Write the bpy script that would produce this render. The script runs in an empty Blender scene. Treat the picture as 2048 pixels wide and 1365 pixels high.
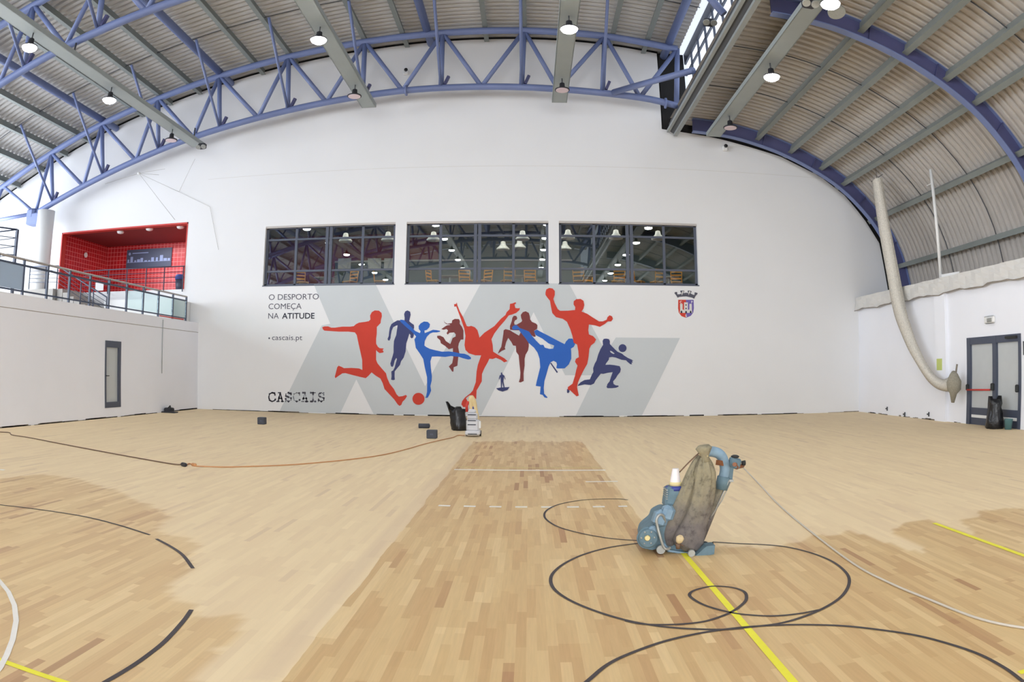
import bpy, math, random
from mathutils import Matrix, Vector
random.seed(7)
sc = bpy.context.scene
COL = sc.collection
H = 1.6                                   # eye height in metres
# ---------------------------------------------------------------- camera (15 mm equisolid fisheye on a crop sensor)
YAW, PITCH, ROLL = 0.02423, 0.04352, -0.00473
RCAM = Matrix.Rotation(YAW, 3, 'Z') @ Matrix.Rotation(PITCH, 3, 'X') @ Matrix.Rotation(ROLL, 3, 'Y')
FPX = 1000 / 0.72389                      # focal length in pixels of the 2048 wide frame
cd = bpy.data.cameras.new('camera'); cam = bpy.data.objects.new('camera', cd); COL.objects.link(cam)
cd.type = 'PANO'; cd.panorama_type = 'FISHEYE_EQUISOLID'
cd.sensor_fit = 'HORIZONTAL'; cd.sensor_width = 36.0; cd.sensor_height = 36.0 * 1365 / 2048
cd.fisheye_lens = FPX * 36.0 / 2048; cd.fisheye_fov = math.radians(180); cd.clip_start = 0.05; cd.clip_end = 300
cam.matrix_world = Matrix.Translation((0, 0, H)) @ (RCAM @ Matrix.Rotation(math.pi / 2, 3, 'X')).to_4x4()
sc.camera = cam
# ---------------------------------------------------------------- light and exposure
sc.view_settings.view_transform = 'Standard'; sc.view_settings.look = 'None'
sc.view_settings.exposure = -0.48; sc.view_settings.gamma = 1.0; sc.view_settings.use_curve_mapping = False
sc.cycles.use_denoising = True; sc.cycles.max_bounces = 6; sc.cycles.diffuse_bounces = 4; sc.cycles.use_adaptive_sampling = True; sc.cycles.adaptive_threshold = .03
sc.cycles.glossy_bounces = 3; sc.cycles.transparent_max_bounces = 8; sc.cycles.sample_clamp_indirect = 6.0
sc.cycles.caustics_reflective = False; sc.cycles.caustics_refractive = False
world = bpy.data.worlds.new('sky'); sc.world = world; world.use_nodes = True
world.node_tree.nodes['Background'].inputs[0].default_value = (0.80, 0.88, 1.0, 1)
world.node_tree.nodes['Background'].inputs[1].default_value = 1.6

def area(name, loc, rot, sx, sy, power, colr, spread=180):
    l = bpy.data.lights.new(name, 'AREA'); l.shape = 'RECTANGLE'; l.size = sx; l.size_y = sy
    l.energy = power; l.color = colr; l.spread = math.radians(spread)
    o = bpy.data.objects.new(name, l); COL.objects.link(o); o.location = loc; o.rotation_euler = rot
    return o
# daylight through the gallery glazing (left) and the clerestory strip (upper right)
area('daylight_gallery', (-25.7, 4, 6.2), (0, -math.pi / 2, 0), 5.0, 38, 8800, (0.86, 0.92, 1.0))
area('daylight_clerestory', (6.35, 3, 12.2), (0, math.pi / 2, 0), 2.4, 40, 6500, (0.78, 0.87, 1.0))
area('fill_end', (-2, -19.4, 4.6), (math.pi / 2, 0, 0), 24, 7, 6200, (0.92, 0.96, 1.0))  # added fill light behind the camera, lifts the lower walls

# ---------------------------------------------------------------- measuring helpers: a photo pixel to a point on a known plane
def ray(px, py):
    u, v = px - 1024, 682.5 - py; r = math.hypot(u, v) or 1e-6
    th = 2 * math.asin(r / (2 * FPX)); s = math.sin(th) / r
    return RCAM @ Vector((u * s, math.cos(th), v * s))
def atY(px, py, Y): d = ray(px, py); return Vector((d.x * Y / d.y, Y, d.z * Y / d.y + H))
def atX(px, py, X): d = ray(px, py); return Vector((X, d.y * X / d.x, d.z * X / d.x + H))
def atZ(px, py, Z=0.0): d = ray(px, py); k = (Z - H) / d.z; return Vector((d.x * k, d.y * k, Z))
YW = 24.05; XL = -12.62; XR = 12.64

# ---------------------------------------------------------------- materials
def lin(c): return tuple((x / 255 / 12.92) if x / 255 <= .04045 else ((x / 255 + .055) / 1.055) ** 2.4 for x in c) + (1,)
M = {}
def mat(name, rgb, rough=.6, metal=0, noise=0.0, scale=4.0, bump=0.0, bscale=60, spec=.5, stretch=None):
    m = bpy.data.materials.new(name); m.use_nodes = True; nt = m.node_tree; b = nt.nodes['Principled BSDF']
    b.inputs['Base Color'].default_value = lin(rgb); b.inputs['Roughness'].default_value = rough
    b.inputs['Metallic'].default_value = metal; b.inputs['Specular IOR Level'].default_value = spec
    tc = nt.nodes.new('ShaderNodeTexCoord'); src = tc.outputs['Object']
    if stretch:
        mp = nt.nodes.new('ShaderNodeMapping'); mp.inputs['Scale'].default_value = stretch
        nt.links.new(src, mp.inputs[0]); src = mp.outputs[0]
    n = nt.nodes.new('ShaderNodeTexNoise'); n.inputs['Scale'].default_value = scale; n.inputs['Detail'].default_value = 5
    nt.links.new(src, n.inputs['Vector'])
    if noise:
        mx = nt.nodes.new('ShaderNodeMix'); mx.data_type = 'RGBA'
        a = lin(rgb); k = 1 - noise
        mx.inputs[6].default_value = tuple(x * k for x in a[:3]) + (1,)
        mx.inputs[7].default_value = tuple(min(1, x * (1 + noise * .6)) for x in a[:3]) + (1,)
        nt.links.new(n.outputs['Fac'], mx.inputs[0]); nt.links.new(mx.outputs[2], b.inputs['Base Color'])
    if bump:
        n2 = nt.nodes.new('ShaderNodeTexNoise'); n2.inputs['Scale'].default_value = bscale
        bp = nt.nodes.new('ShaderNodeBump'); bp.inputs['Strength'].default_value = bump; bp.inputs['Distance'].default_value = .01
        nt.links.new(src, n2.inputs['Vector']); nt.links.new(n2.outputs['Fac'], bp.inputs['Height']); nt.links.new(bp.outputs[0], b.inputs['Normal'])
    M[name] = m; return m
def emit(name, rgb, strength):
    m = bpy.data.materials.new(name); m.use_nodes = True; nt = m.node_tree; nt.nodes.remove(nt.nodes['Principled BSDF'])
    e = nt.nodes.new('ShaderNodeEmission'); e.inputs[0].default_value = lin(rgb); e.inputs[1].default_value = strength
    nt.links.new(e.outputs[0], nt.nodes['Material Output'].inputs[0]); M[name] = m
def glass(name, tint, gloss, rough=0.0):
    m = bpy.data.materials.new(name); m.use_nodes = True; nt = m.node_tree; nt.nodes.remove(nt.nodes['Principled BSDF'])
    t = nt.nodes.new('ShaderNodeBsdfTransparent'); t.inputs[0].default_value = tint
    g = nt.nodes.new('ShaderNodeBsdfGlossy'); g.inputs['Roughness'].default_value = rough; g.inputs[0].default_value = (.95, .97, 1, 1)
    mx = nt.nodes.new('ShaderNodeMixShader'); mx.inputs[0].default_value = gloss
    nt.links.new(t.outputs[0], mx.inputs[1]); nt.links.new(g.outputs[0], mx.inputs[2]); nt.links.new(mx.outputs[0], nt.nodes['Material Output'].inputs[0])
    M[name] = m
mat('wall', (230, 230, 231), .85, noise=.045, scale=.5, bump=.12, bscale=40)
mat('wall_left', (243, 244, 250), .85, noise=.05, scale=.6, bump=.12, bscale=40)  # side walls: paler and bluer than 'wall', making up for weaker light there
mat('concrete', (176, 172, 166), .9, noise=.2, scale=3)
mat('dark_gap', (28, 27, 28), .9)
mat('stained', (150, 140, 128), .9, noise=.5, scale=9)
mat('blue_steel', (112, 126, 170), .45, noise=.12, scale=2)
mat('blue_dark', (78, 80, 120), .5, noise=.1, scale=2)
mat('grey_steel', (152, 158, 158), .5, noise=.12, scale=2)
mat('purlin', (128, 134, 131), .55, noise=.15, scale=2)
mat('sheet', (196, 194, 192), .5, noise=.10, scale=1.2)
mat('sheet_vault', (186, 180, 174), .5, noise=.16, scale=1.2)
mat('tray', (154, 162, 162), .5, noise=.10, scale=2)
mat('rod', (70, 72, 76), .6)
mat('frame_dark', (74, 80, 96), .45, noise=.08, scale=8)
mat('rail_dark', (66, 76, 96), .45)
mat('handrail', (188, 182, 178), .5)
mat('frost', (192, 196, 197), .35, noise=.06, scale=3)
mat('panel_blue', (164, 184, 208), .6)
mat('white', (232, 232, 230), .5, noise=.03, scale=5)
mat('white_matte', (214, 212, 208), .8)
mat('red', (196, 52, 44), .5)
mat('m_red', (203, 62, 46), .8, noise=.08, scale=2)
mat('m_navy', (60, 66, 112), .8, noise=.08, scale=2)
mat('m_blue', (44, 100, 190), .8, noise=.08, scale=2)
mat('m_maroon', (122, 58, 58), .8, noise=.08, scale=2)
mat('m_grey', (200, 205, 208), .85, noise=.05, scale=.8)
mat('m_text', (84, 84, 96), .8)
mat('m_textdark', (40, 42, 58), .8)
mat('m_purple', (112, 96, 170), .8)
mat('line_black', (66, 58, 60), .6, noise=.3, scale=30)
mat('line_white', (236, 232, 224), .6, noise=.06, scale=20)
mat('line_yellow', (240, 232, 60), .6, noise=.08, scale=20)
mat('line_pale', (214, 196, 130), .6, noise=.06, scale=20)
mat('black_plastic', (24, 24, 27), .3, noise=.3, scale=12, bump=1.0, bscale=16)
mat('black_matte', (42, 42, 48), .6, noise=.1, scale=10)
mat('box_grey', (68, 72, 82), .7, noise=.12, scale=12)
mat('sander_blue', (100, 126, 138), .6, noise=.42, scale=14, bump=.2, bscale=50)
mat('sander_light', (132, 160, 180), .55, noise=.35, scale=12)
mat('sander_steel', (170, 172, 168), .4, metal=.5, noise=.2, scale=20)
mat('dark_rubber', (44, 46, 46), .7, noise=.2, scale=20)
mat('wood_grip', (136, 84, 50), .55, noise=.3, scale=30)
mat('bottle_white', (236, 228, 228), .35)
mat('blue_label', (52, 62, 140), .4)
mat('yellow_band', (222, 206, 150), .5)
mat('rag', (214, 192, 150), .9, noise=.2, scale=40)
mat('net', (226, 220, 208), .9, noise=.4, scale=22, bump=1.0, bscale=60)
mat('net_dark', (158, 152, 136), .9, noise=.4, scale=25, bump=.9, bscale=80)
mat('vac_grey', (206, 206, 210), .45, noise=.08, scale=10)
mat('vac_bag', (222, 200, 152), .85, noise=.15, scale=8, bump=.4, bscale=14)
mat('cord_orange', (196, 140, 92), .6)
mat('cord_dark', (110, 84, 66), .6)
mat('cord_grey', (206, 198, 186), .6)
mat('teal', (86, 124, 128), .5)
mat('chair_wood', (232, 160, 50), .5)
mat('table_leg', (214, 214, 214), .4)
mat('table_top', (160, 150, 140), .5)
mat('cafe_wall', (92, 104, 100), .8, noise=.1, scale=2)
mat('cafe_red', (132, 38, 40), .8, noise=.1, scale=2)
mat('cafe_floor', (90, 84, 80), .6)
mat('cafe_ceiling', (92, 96, 84), .8, noise=.2, scale=2)
mat('poster', (74, 84, 108), .5)
mat('skyline', (150, 170, 214), .5)
mat('bin_blue', (60, 84, 160), .5)
mat('sign_green', (196, 206, 120), .6)
mat('end_red', (150, 52, 46), .7, noise=.1, scale=1)
emit('lamp_on', (255, 252, 248), 60)
mat('lamp_off', (226, 206, 214), .4)
emit('sky_glass', (236, 244, 255), 2.2)
emit('cafe_lamp_on', (255, 240, 215), 14)
glass('pane', (.82, .86, .86, 1), .08)
glass('rail_glass', (.88, .96, .955, 1), .08, .1)

def tile_mat():
    m = bpy.data.materials.new('red_tile'); m.use_nodes = True; nt = m.node_tree; b = nt.nodes['Principled BSDF']
    g = nt.nodes.new('ShaderNodeNewGeometry'); sp = nt.nodes.new('ShaderNodeSeparateXYZ'); cb = nt.nodes.new('ShaderNodeCombineXYZ')
    ad = nt.nodes.new('ShaderNodeMath'); ad.operation = 'ADD'
    nt.links.new(g.outputs['Position'], sp.inputs[0]); nt.links.new(sp.outputs[0], ad.inputs[0]); nt.links.new(sp.outputs[1], ad.inputs[1])
    nt.links.new(ad.outputs[0], cb.inputs[0]); nt.links.new(sp.outputs[2], cb.inputs[1])
    br = nt.nodes.new('ShaderNodeTexBrick'); br.offset = 0; br.inputs['Scale'].default_value = 1
    br.inputs['Brick Width'].default_value = .2; br.inputs['Row Height'].default_value = .2; br.inputs['Mortar Size'].default_value = .012
    br.inputs['Color1'].default_value = lin((196, 32, 38)); br.inputs['Color2'].default_value = lin((180, 26, 34)); br.inputs['Mortar'].default_value = lin((226, 130, 130))
    nt.links.new(cb.outputs[0], br.inputs['Vector']); nt.links.new(br.outputs['Color'], b.inputs['Base Color']); b.inputs['Roughness'].default_value = .3
    M['red_tile'] = m
tile_mat()

def dusty_mat():                            # the dust bag: khaki cloth, greyer and dirtier towards its foot
    m = bpy.data.materials.new('dust_bag'); m.use_nodes = True; nt = m.node_tree; b = nt.nodes['Principled BSDF']
    tc = nt.nodes.new('ShaderNodeTexCoord'); n = nt.nodes.new('ShaderNodeTexNoise'); n.inputs['Scale'].default_value = 7; n.inputs['Detail'].default_value = 6
    sp = nt.nodes.new('ShaderNodeSeparateXYZ'); nt.links.new(tc.outputs['Object'], sp.inputs[0]); nt.links.new(tc.outputs['Object'], n.inputs['Vector'])
    ma = nt.nodes.new('ShaderNodeMath'); ma.operation = 'MULTIPLY_ADD'; ma.inputs[1].default_value = .5; ma.inputs[2].default_value = -.25
    nt.links.new(n.outputs['Fac'], ma.inputs[0]); ad = nt.nodes.new('ShaderNodeMath'); ad.operation = 'ADD'
    nt.links.new(sp.outputs[2], ad.inputs[0]); nt.links.new(ma.outputs[0], ad.inputs[1])
    r = nt.nodes.new('ShaderNodeValToRGB'); r.color_ramp.elements[0].position = .22; r.color_ramp.elements[0].color = lin((112, 105, 102))
    r.color_ramp.elements[1].position = .62; r.color_ramp.elements[1].color = lin((146, 138, 114)); nt.links.new(ad.outputs[0], r.inputs[0])
    n3 = nt.nodes.new('ShaderNodeTexNoise'); n3.inputs['Scale'].default_value = 11; n3.inputs['Detail'].default_value = 8; n3.inputs['Roughness'].default_value = .7; nt.links.new(tc.outputs['Object'], n3.inputs['Vector'])
    r3 = nt.nodes.new('ShaderNodeValToRGB'); r3.color_ramp.elements[0].position = .36; r3.color_ramp.elements[0].color = (.42, .40, .40, 1); r3.color_ramp.elements[1].position = .66; r3.color_ramp.elements[1].color = (1.25, 1.22, 1.16, 1)
    e3 = r3.color_ramp.elements.new(.48); e3.color = (.95, .95, .95, 1)
    mm = nt.nodes.new('ShaderNodeMix'); mm.data_type = 'RGBA'; mm.blend_type = 'MULTIPLY'; mm.inputs[0].default_value = .8
    nt.links.new(n3.outputs['Fac'], r3.inputs[0]); nt.links.new(r.outputs[0], mm.inputs[6]); nt.links.new(r3.outputs[0], mm.inputs[7])
    nt.links.new(mm.outputs[2], b.inputs['Base Color']); b.inputs['Roughness'].default_value = .85
    n2 = nt.nodes.new('ShaderNodeTexNoise'); n2.inputs['Scale'].default_value = 45; bp = nt.nodes.new('ShaderNodeBump'); bp.inputs['Strength'].default_value = .35; bp.inputs['Distance'].default_value = .01
    nt.links.new(n2.outputs['Fac'], bp.inputs['Height']); nt.links.new(bp.outputs[0], b.inputs['Normal']); M['dust_bag'] = m
dusty_mat()

def floor_mat():
    m = bpy.data.materials.new('parquet'); m.use_nodes = True; nt = m.node_tree; b = nt.nodes['Principled BSDF']; L = nt.links.new
    def mth(op, a, c=None, d=None):
        n = nt.nodes.new('ShaderNodeMath'); n.operation = op
        for i, v in enumerate((a, c, d)):
            if v is None: continue
            if isinstance(v, (int, float)): n.inputs[i].default_value = v
            else: L(v, n.inputs[i])
        return n.outputs[0]
    g = nt.nodes.new('ShaderNodeNewGeometry'); sp = nt.nodes.new('ShaderNodeSeparateXYZ'); L(g.outputs['Position'], sp.inputs[0])
    x, y = sp.outputs[0], sp.outputs[1]
    def planks(w, l, seed):
        col = mth('FLOOR', mth('DIVIDE', x, w)); wn = nt.nodes.new('ShaderNodeTexWhiteNoise'); wn.noise_dimensions = '1D'; L(mth('ADD', col, seed), wn.inputs['W'])
        row = mth('FLOOR', mth('ADD', mth('DIVIDE', y, l), mth('MULTIPLY', wn.outputs['Value'], 9.0)))
        cb = nt.nodes.new('ShaderNodeCombineXYZ'); L(col, cb.inputs[0]); L(row, cb.inputs[1]); cb.inputs[2].default_value = seed
        w2 = nt.nodes.new('ShaderNodeTexWhiteNoise'); w2.noise_dimensions = '3D'; L(cb.outputs[0], w2.inputs['Vector']); return w2.outputs['Value']
    v = planks(.062, .62, 3.0); v2 = planks(.186, 1.9, 11.0)
    rp = nt.nodes.new('ShaderNodeValToRGB'); cr = rp.color_ramp; cr.interpolation = 'LINEAR'
    cr.elements[0].position = 0; cr.elements[0].color = lin((170, 128, 86)); cr.elements[1].position = 1; cr.elements[1].color = lin((230, 202, 152))
    for p, c in ((.07, (182, 140, 98)), (.16, (202, 166, 116)), (.5, (212, 180, 128)), (.8, (220, 190, 138))):
        e = cr.elements.new(p); e.color = lin(c)
    vv = mth('ADD', mth('MULTIPLY', v, .7), mth('MULTIPLY', v2, .3)); L(vv, rp.inputs[0])
    # fine grain along the strips
    mp = nt.nodes.new('ShaderNodeMapping'); mp.inputs['Scale'].default_value = (60, 3, 1); L(g.outputs['Position'], mp.inputs[0])
    gn = nt.nodes.new('ShaderNodeTexNoise'); gn.inputs['Scale'].default_value = 1; gn.inputs['Detail'].default_value = 4; L(mp.outputs[0], gn.inputs['Vector'])
    hs = nt.nodes.new('ShaderNodeHueSaturation'); L(rp.outputs[0], hs.inputs['Color']); L(mth('MULTIPLY_ADD', gn.outputs['Fac'], .24, .88), hs.inputs['Value'])
    # sanded wood: paler and pinker
    sn = nt.nodes.new('ShaderNodeMix'); sn.data_type = 'RGBA'; sn.inputs[0].default_value = .6
    L(hs.outputs[0], sn.inputs[6]); sn.inputs[7].default_value = lin((244, 226, 192))
    at = nt.nodes.new('ShaderNodeAttribute'); at.attribute_name = 'varnish'
    wv = nt.nodes.new('ShaderNodeTexNoise'); wv.inputs['Scale'].default_value = 2.2; wv.inputs['Detail'].default_value = 3
    mp2 = nt.nodes.new('ShaderNodeMapping'); mp2.inputs['Scale'].default_value = (2.2, .5, 1); L(g.outputs['Position'], mp2.inputs[0]); L(mp2.outputs[0], wv.inputs['Vector'])
    # the long unsanded lane up the middle of the court, between its two straight edges
    edge = mth('MULTIPLY', mth('SUBTRACT', wv.outputs['Fac'], .5), .10)
    xa = mth('ADD', x, edge)
    lane = mth('MULTIPLY', mth('GREATER_THAN', xa, -1.24), mth('LESS_THAN', xa, 1.22))
    lane = mth('MULTIPLY', lane, mth('LESS_THAN', mth('ADD', y, mth('MULTIPLY', wv.outputs['Fac'], 1.6)), 16.4))
    var = mth('MAXIMUM', lane, at.outputs['Fac'])
    mx = nt.nodes.new('ShaderNodeMix'); mx.data_type = 'RGBA'; L(var, mx.inputs[0]); L(sn.outputs[2], mx.inputs[6]); L(hs.outputs[0], mx.inputs[7])
    at2 = nt.nodes.new('ShaderNodeAttribute'); at2.attribute_name = 'pale'
    pl = nt.nodes.new('ShaderNodeMix'); pl.data_type = 'RGBA'; L(mth('MULTIPLY', at2.outputs['Fac'], mth('SUBTRACT', 1.0, lane)), pl.inputs[0]); L(mx.outputs[2], pl.inputs[6]); pl.inputs[7].default_value = lin((214, 190, 160))
    L(pl.outputs[2], b.inputs['Base Color'])
    L(mth('MULTIPLY_ADD', var, -.3, .72), b.inputs['Roughness']); b.inputs['Specular IOR Level'].default_value = .35
    M['parquet'] = m
floor_mat()

# ---------------------------------------------------------------- mesh builder
class MB:
    def __init__(s): s.v = []; s.f = []; s.sm = []
    def add(s, vs, fs, smooth=False):
        n = len(s.v); s.v += [Vector(p) for p in vs]; s.f += [tuple(i + n for i in f) for f in fs]; s.sm += [smooth] * len(fs); return s
    def box(s, x0, y0, z0, x1, y1, z1):
        return s.add([(x0, y0, z0), (x1, y0, z0), (x1, y1, z0), (x0, y1, z0), (x0, y0, z1), (x1, y0, z1), (x1, y1, z1), (x0, y1, z1)],
                     [(0, 3, 2, 1), (4, 5, 6, 7), (0, 1, 5, 4), (1, 2, 6, 5), (2, 3, 7, 6), (3, 0, 4, 7)])
    def bbox(s, c, size, rot=None, bev=.0):     # box about c, chamfered along its edges
        hx, hy, hz = (a / 2 for a in size); b = min(bev, hx * .9, hy * .9, hz * .9)
        if b <= 0:
            vs = [Vector((x, y, z)) for z in (-hz, hz) for x, y in ((-hx, -hy), (hx, -hy), (hx, hy), (-hx, hy))]
            fs = [(0, 3, 2, 1), (4, 5, 6, 7), (0, 1, 5, 4), (1, 2, 6, 5), (2, 3, 7, 6), (3, 0, 4, 7)]
        else:
            vs = []; 
            def ring(z, ix): return [(-hx + ix, -hy + b if ix < b else -hy + b, z)]
            loops = [(-hz, b, 0), (-hz + b, 0, 0), (hz - b, 0, 0), (hz, b, 0)]
            for z, ins, _ in loops:
                X, Y = hx - ins, hy - ins; c8 = b
                vs += [Vector(p) for p in ((-X + c8, -Y, z), (X - c8, -Y, z), (X, -Y + c8, z), (X, Y - c8, z), (X - c8, Y, z), (-X + c8, Y, z), (-X, Y - c8, z), (-X, -Y + c8, z))]
            fs = [tuple(range(7, -1, -1)), tuple(range(24, 32))]
            for k in range(3):
                for i in range(8): fs.append((k * 8 + i, k * 8 + (i + 1) % 8, k * 8 + 8 + (i + 1) % 8, k * 8 + 8 + i))
        R = rot.to_3x3() if rot is not None else Matrix.Identity(3)
        return s.add([R @ p + Vector(c) for p in vs], fs)
    def tube(s, pts, r, n=10, cap=True, flat=None, up=None):
        pts = [Vector(p) for p in pts]; rs = r if isinstance(r, (list, tuple)) else [r] * len(pts)
        vs = []; u = None
        for i, p in enumerate(pts):
            t = (pts[min(i + 1, len(pts) - 1)] - pts[max(i - 1, 0)]).normalized()
            if u is None: u = t.orthogonal().normalized() if up is None else (Vector(up) - t * t.dot(Vector(up))).normalized()
            else: u = (u - t * t.dot(u)).normalized()
            w = t.cross(u)
            for k in range(n):
                a = 2 * math.pi * k / n; q = flat or 1
                vs.append(p + (u * math.cos(a) + w * math.sin(a) * q) * rs[i])
        fs = [(i * n + k, i * n + (k + 1) % n, (i + 1) * n + (k + 1) % n, (i + 1) * n + k) for i in range(len(pts) - 1) for k in range(n)]
        s.add(vs, fs, True)
        if cap:
            m = len(s.v) - len(vs); s.f += [tuple(m + k for k in range(n - 1, -1, -1)), tuple(m + (len(pts) - 1) * n + k for k in range(n))]; s.sm += [False, False]
        return s
    def lathe(s, c, prof, n=20, axis=(0, 0, 1)):
        q = Vector((0, 0, 1)).rotation_difference(Vector(axis)); c = Vector(c); vs = []
        for r, z in prof:
            for k in range(n):
                a = 2 * math.pi * k / n; vs.append(c + q @ Vector((r * math.cos(a), r * math.sin(a), z)))
        fs = [(i * n + k, i * n + (k + 1) % n, (i + 1) * n + (k + 1) % n, (i + 1) * n + k) for i in range(len(prof) - 1) for k in range(n)]
        s.add(vs, fs, True); m = len(s.v) - len(vs)
        if prof[0][0] > 1e-4: s.f.append(tuple(m + k for k in range(n - 1, -1, -1))); s.sm.append(False)
        if prof[-1][0] > 1e-4: s.f.append(tuple(m + (len(prof) - 1) * n + k for k in range(n))); s.sm.append(False)
        return s
    def prism(s, poly, vec):                     # closed polygon of points swept along vec
        n = len(poly); vec = Vector(vec); a = [Vector(p) for p in poly]
        return s.add(a + [p + vec for p in a], [tuple(range(n)), tuple(range(2 * n - 1, n - 1, -1))] + [(i, n + i, n + (i + 1) % n, (i + 1) % n) for i in range(n)])
    def bar(s, a, b, w, h, up=(0, 0, 1)):        # rectangular bar from a to b
        a, b = Vector(a), Vector(b); t = (b - a).normalized(); u = Vector(up); sd = t.cross(u)
        sd = (sd if sd.length > 1e-5 else t.orthogonal()).normalized(); u = sd.cross(t)
        vs = [p + sd * i * w / 2 + u * j * h / 2 for p in (a, b) for i, j in ((-1, -1), (1, -1), (1, 1), (-1, 1))]
        return s.add(vs, [(0, 3, 2, 1), (4, 5, 6, 7), (0, 1, 5, 4), (1, 2, 6, 5), (2, 3, 7, 6), (3, 0, 4, 7)])
    def sweepY(s, prof, y0, y1, thick):          # XZ polyline as a plate from y0 to y1
        n = len(prof); vs = []
        for (x, z), (tx, tz) in zip(prof, offs(prof, thick)): vs += [(x, y0, z), (x, y1, z), (tx, y0, tz), (tx, y1, tz)]
        fs = []
        for i in range(n - 1):
            a, b = i * 4, i * 4 + 4
            fs += [(a, b, b + 1, a + 1), (a + 2, a + 3, b + 3, b + 2), (a, a + 2, b + 2, b), (a + 1, b + 1, b + 3, a + 3)]
        fs += [(0, 1, 3, 2), ((n - 1) * 4, (n - 1) * 4 + 2, (n - 1) * 4 + 3, (n - 1) * 4 + 1)]
        return s.add(vs, fs)
    def build(s, name, m, parent=None):
        me = bpy.data.meshes.new(name); off = parent.location if parent is not None else Vector((0, 0, 0))
        if parent is not None and parent.parent is not None: off = off + parent.parent.location
        me.from_pydata([p - off for p in s.v], [], s.f); me.update()
        me.polygons.foreach_set('use_smooth', s.sm)
        me.materials.append(M[m] if isinstance(m, str) else m)
        o = bpy.data.objects.new(name, me); COL.objects.link(o)
        if parent is not None: o.parent = parent
        return o
def offs(prof, d):                               # polyline offset to its outer side
    out = []
    for i, (x, z) in enumerate(prof):
        x0, z0 = prof[max(i - 1, 0)]; x1, z1 = prof[min(i + 1, len(prof) - 1)]; l = math.hypot(x1 - x0, z1 - z0) or 1
        out.append((x - (z1 - z0) / l * d, z + (x1 - x0) / l * d))
    return out
def tag(o, label, cat, group=None, kind=None):
    o['label'] = label; o['category'] = cat
    if group: o['group'] = group
    if kind: o['kind'] = kind
    return o
def thing(name, label, cat, loc, group=None, kind=None):
    o = bpy.data.objects.new(name, None); COL.objects.link(o); o.location = loc; o.empty_display_size = .1
    return tag(o, label, cat, group, kind)
def dup(root, loc, rz=0, label=None):
    r = root.copy(); COL.objects.link(r); r.location = loc; r.rotation_euler = (0, 0, rz)
    if label: r['label'] = label
    for ch in list(root.children):
        c = ch.copy(); COL.objects.link(c); c.parent = r
        for g in list(ch.children):
            d = g.copy(); COL.objects.link(d); d.parent = c
    return r
def spl(pts, n=8):                               # smooth curve through the points
    P = [Vector(p) for p in pts]; P = [P[0] * 2 - P[1]] + P + [P[-1] * 2 - P[-2]]; out = []
    for i in range(1, len(P) - 2):
        for k in range(n):
            t = k / n; a, b, c, d = P[i - 1:i + 3]
            out.append(.5 * ((2 * b) + (c - a) * t + (2 * a - 5 * b + 4 * c - d) * t * t + (3 * b - a - 3 * c + d) * t ** 3))
    return out + [P[-2]]
def interp(x, tab):
    if x <= tab[0][0]: (a, b), (c, d) = tab[0], tab[1]
    elif x >= tab[-1][0]: (a, b), (c, d) = tab[-2], tab[-1]
    else:
        for (a, b), (c, d) in zip(tab, tab[1:]):
            if a <= x <= c: break
    return b + (d - b) * (x - a) / (c - a)

# ================================================================ roof profiles (X, Z), metres
CH = [(-26.4, 8.35), (-23.5, 9.5), (-20.5, 10.66), (-17.68, 11.6), (-14.85, 12.33), (-12.05, 12.93), (-9.12, 13.42), (-6.1, 13.77), (-3.17, 13.97), (-.16, 14.0), (2.8, 13.82), (5.75, 13.4)]
CHs = [(p.x, p.z) for p in spl([(x, 0, z) for x, z in CH], 4)]
def zc(x): return interp(x, CHs)                 # centre of the trusses' top chord
RIB = [(5.25, 10.28), (6.6, 10.2), (7.5, 10.1), (8.4, 9.9), (9.4, 9.6), (10.6, 9.1), (11.8, 8.42), (12.75, 7.6), (13.45, 6.75), (13.95, 5.75), (14.22, 4.7), (14.26, 4.32)]
RIBs = [(p.x, p.z) for p in spl([(x, 0, z) for x, z in RIB], 4)]
SHEET = [(x, z + .37) for x, z in CHs if x >= -26.5]
VAULT = offs(RIBs, .55)
YB, YF = -20.0, 24.3                              # the hall's length

# ================================================================ setting: floor
def inpoly(x, y, P):
    c = False
    for i in range(len(P)):
        (x0, y0), (x1, y1) = P[i - 1], P[i]
        if (y0 > y) != (y1 > y) and x < (x1 - x0) * (y - y0) / (y1 - y0) + x0: c = not c
    return c
def fl(pts): return [tuple(atZ(a, b)[:2]) for a, b in pts]
# old varnish still on the floor, right of the lane and at the left; outlines of the sander's passes
RIGHT = fl([(1268, 1050), (1300, 1075), (1420, 1092), (1520, 1096), (1590, 1088), (1640, 1072), (1700, 1064), (1735, 1072), (1790, 1092), (1838, 1104), (1846, 1098), (1800, 1074), (1782, 1058), (1815, 1046), (1850, 1040), (1880, 1046), (1935, 1066), (1948, 1064), (1925, 1042), (1960, 1026), (2010, 1018), (2046, 1016)]) + [(12.5, 5.6), (12.5, -8), (-1.3, -8), (-1.3, 1.2), (.6, 1.2)]
LEFT = fl([(2, 958), (90, 948), (170, 962), (235, 985), (300, 1010), (335, 1038), (300, 1066), (385, 1075), (402, 1092), (378, 1118), (388, 1140), (352, 1158), (342, 1180), (392, 1212), (400, 1238), (470, 1238), (484, 1250), (462, 1282), (425, 1308), (404, 1340), (392, 1362)]) + [(-1.35, .9), (-1.3, -8), (-11, -8), (-12, 5)]
TONGUE = fl([(560, 1357), (950, 884), (935, 884), (880, 945), (700, 1130), (490, 1362)])
def frange(a, b, d): n = max(1, round((b - a) / d)); return [a + (b - a) * i / n for i in range(n)]
xs = frange(-27, -10, 1) + frange(-10, 12, .07) + frange(12, 15.01, 1) + [15]
ys = frange(-20, 0, 1) + frange(0, 9, .07) + frange(9, 26, .5) + [26]
fv = [(x, y, 0) for y in ys for x in xs]; nx = len(xs)
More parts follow.
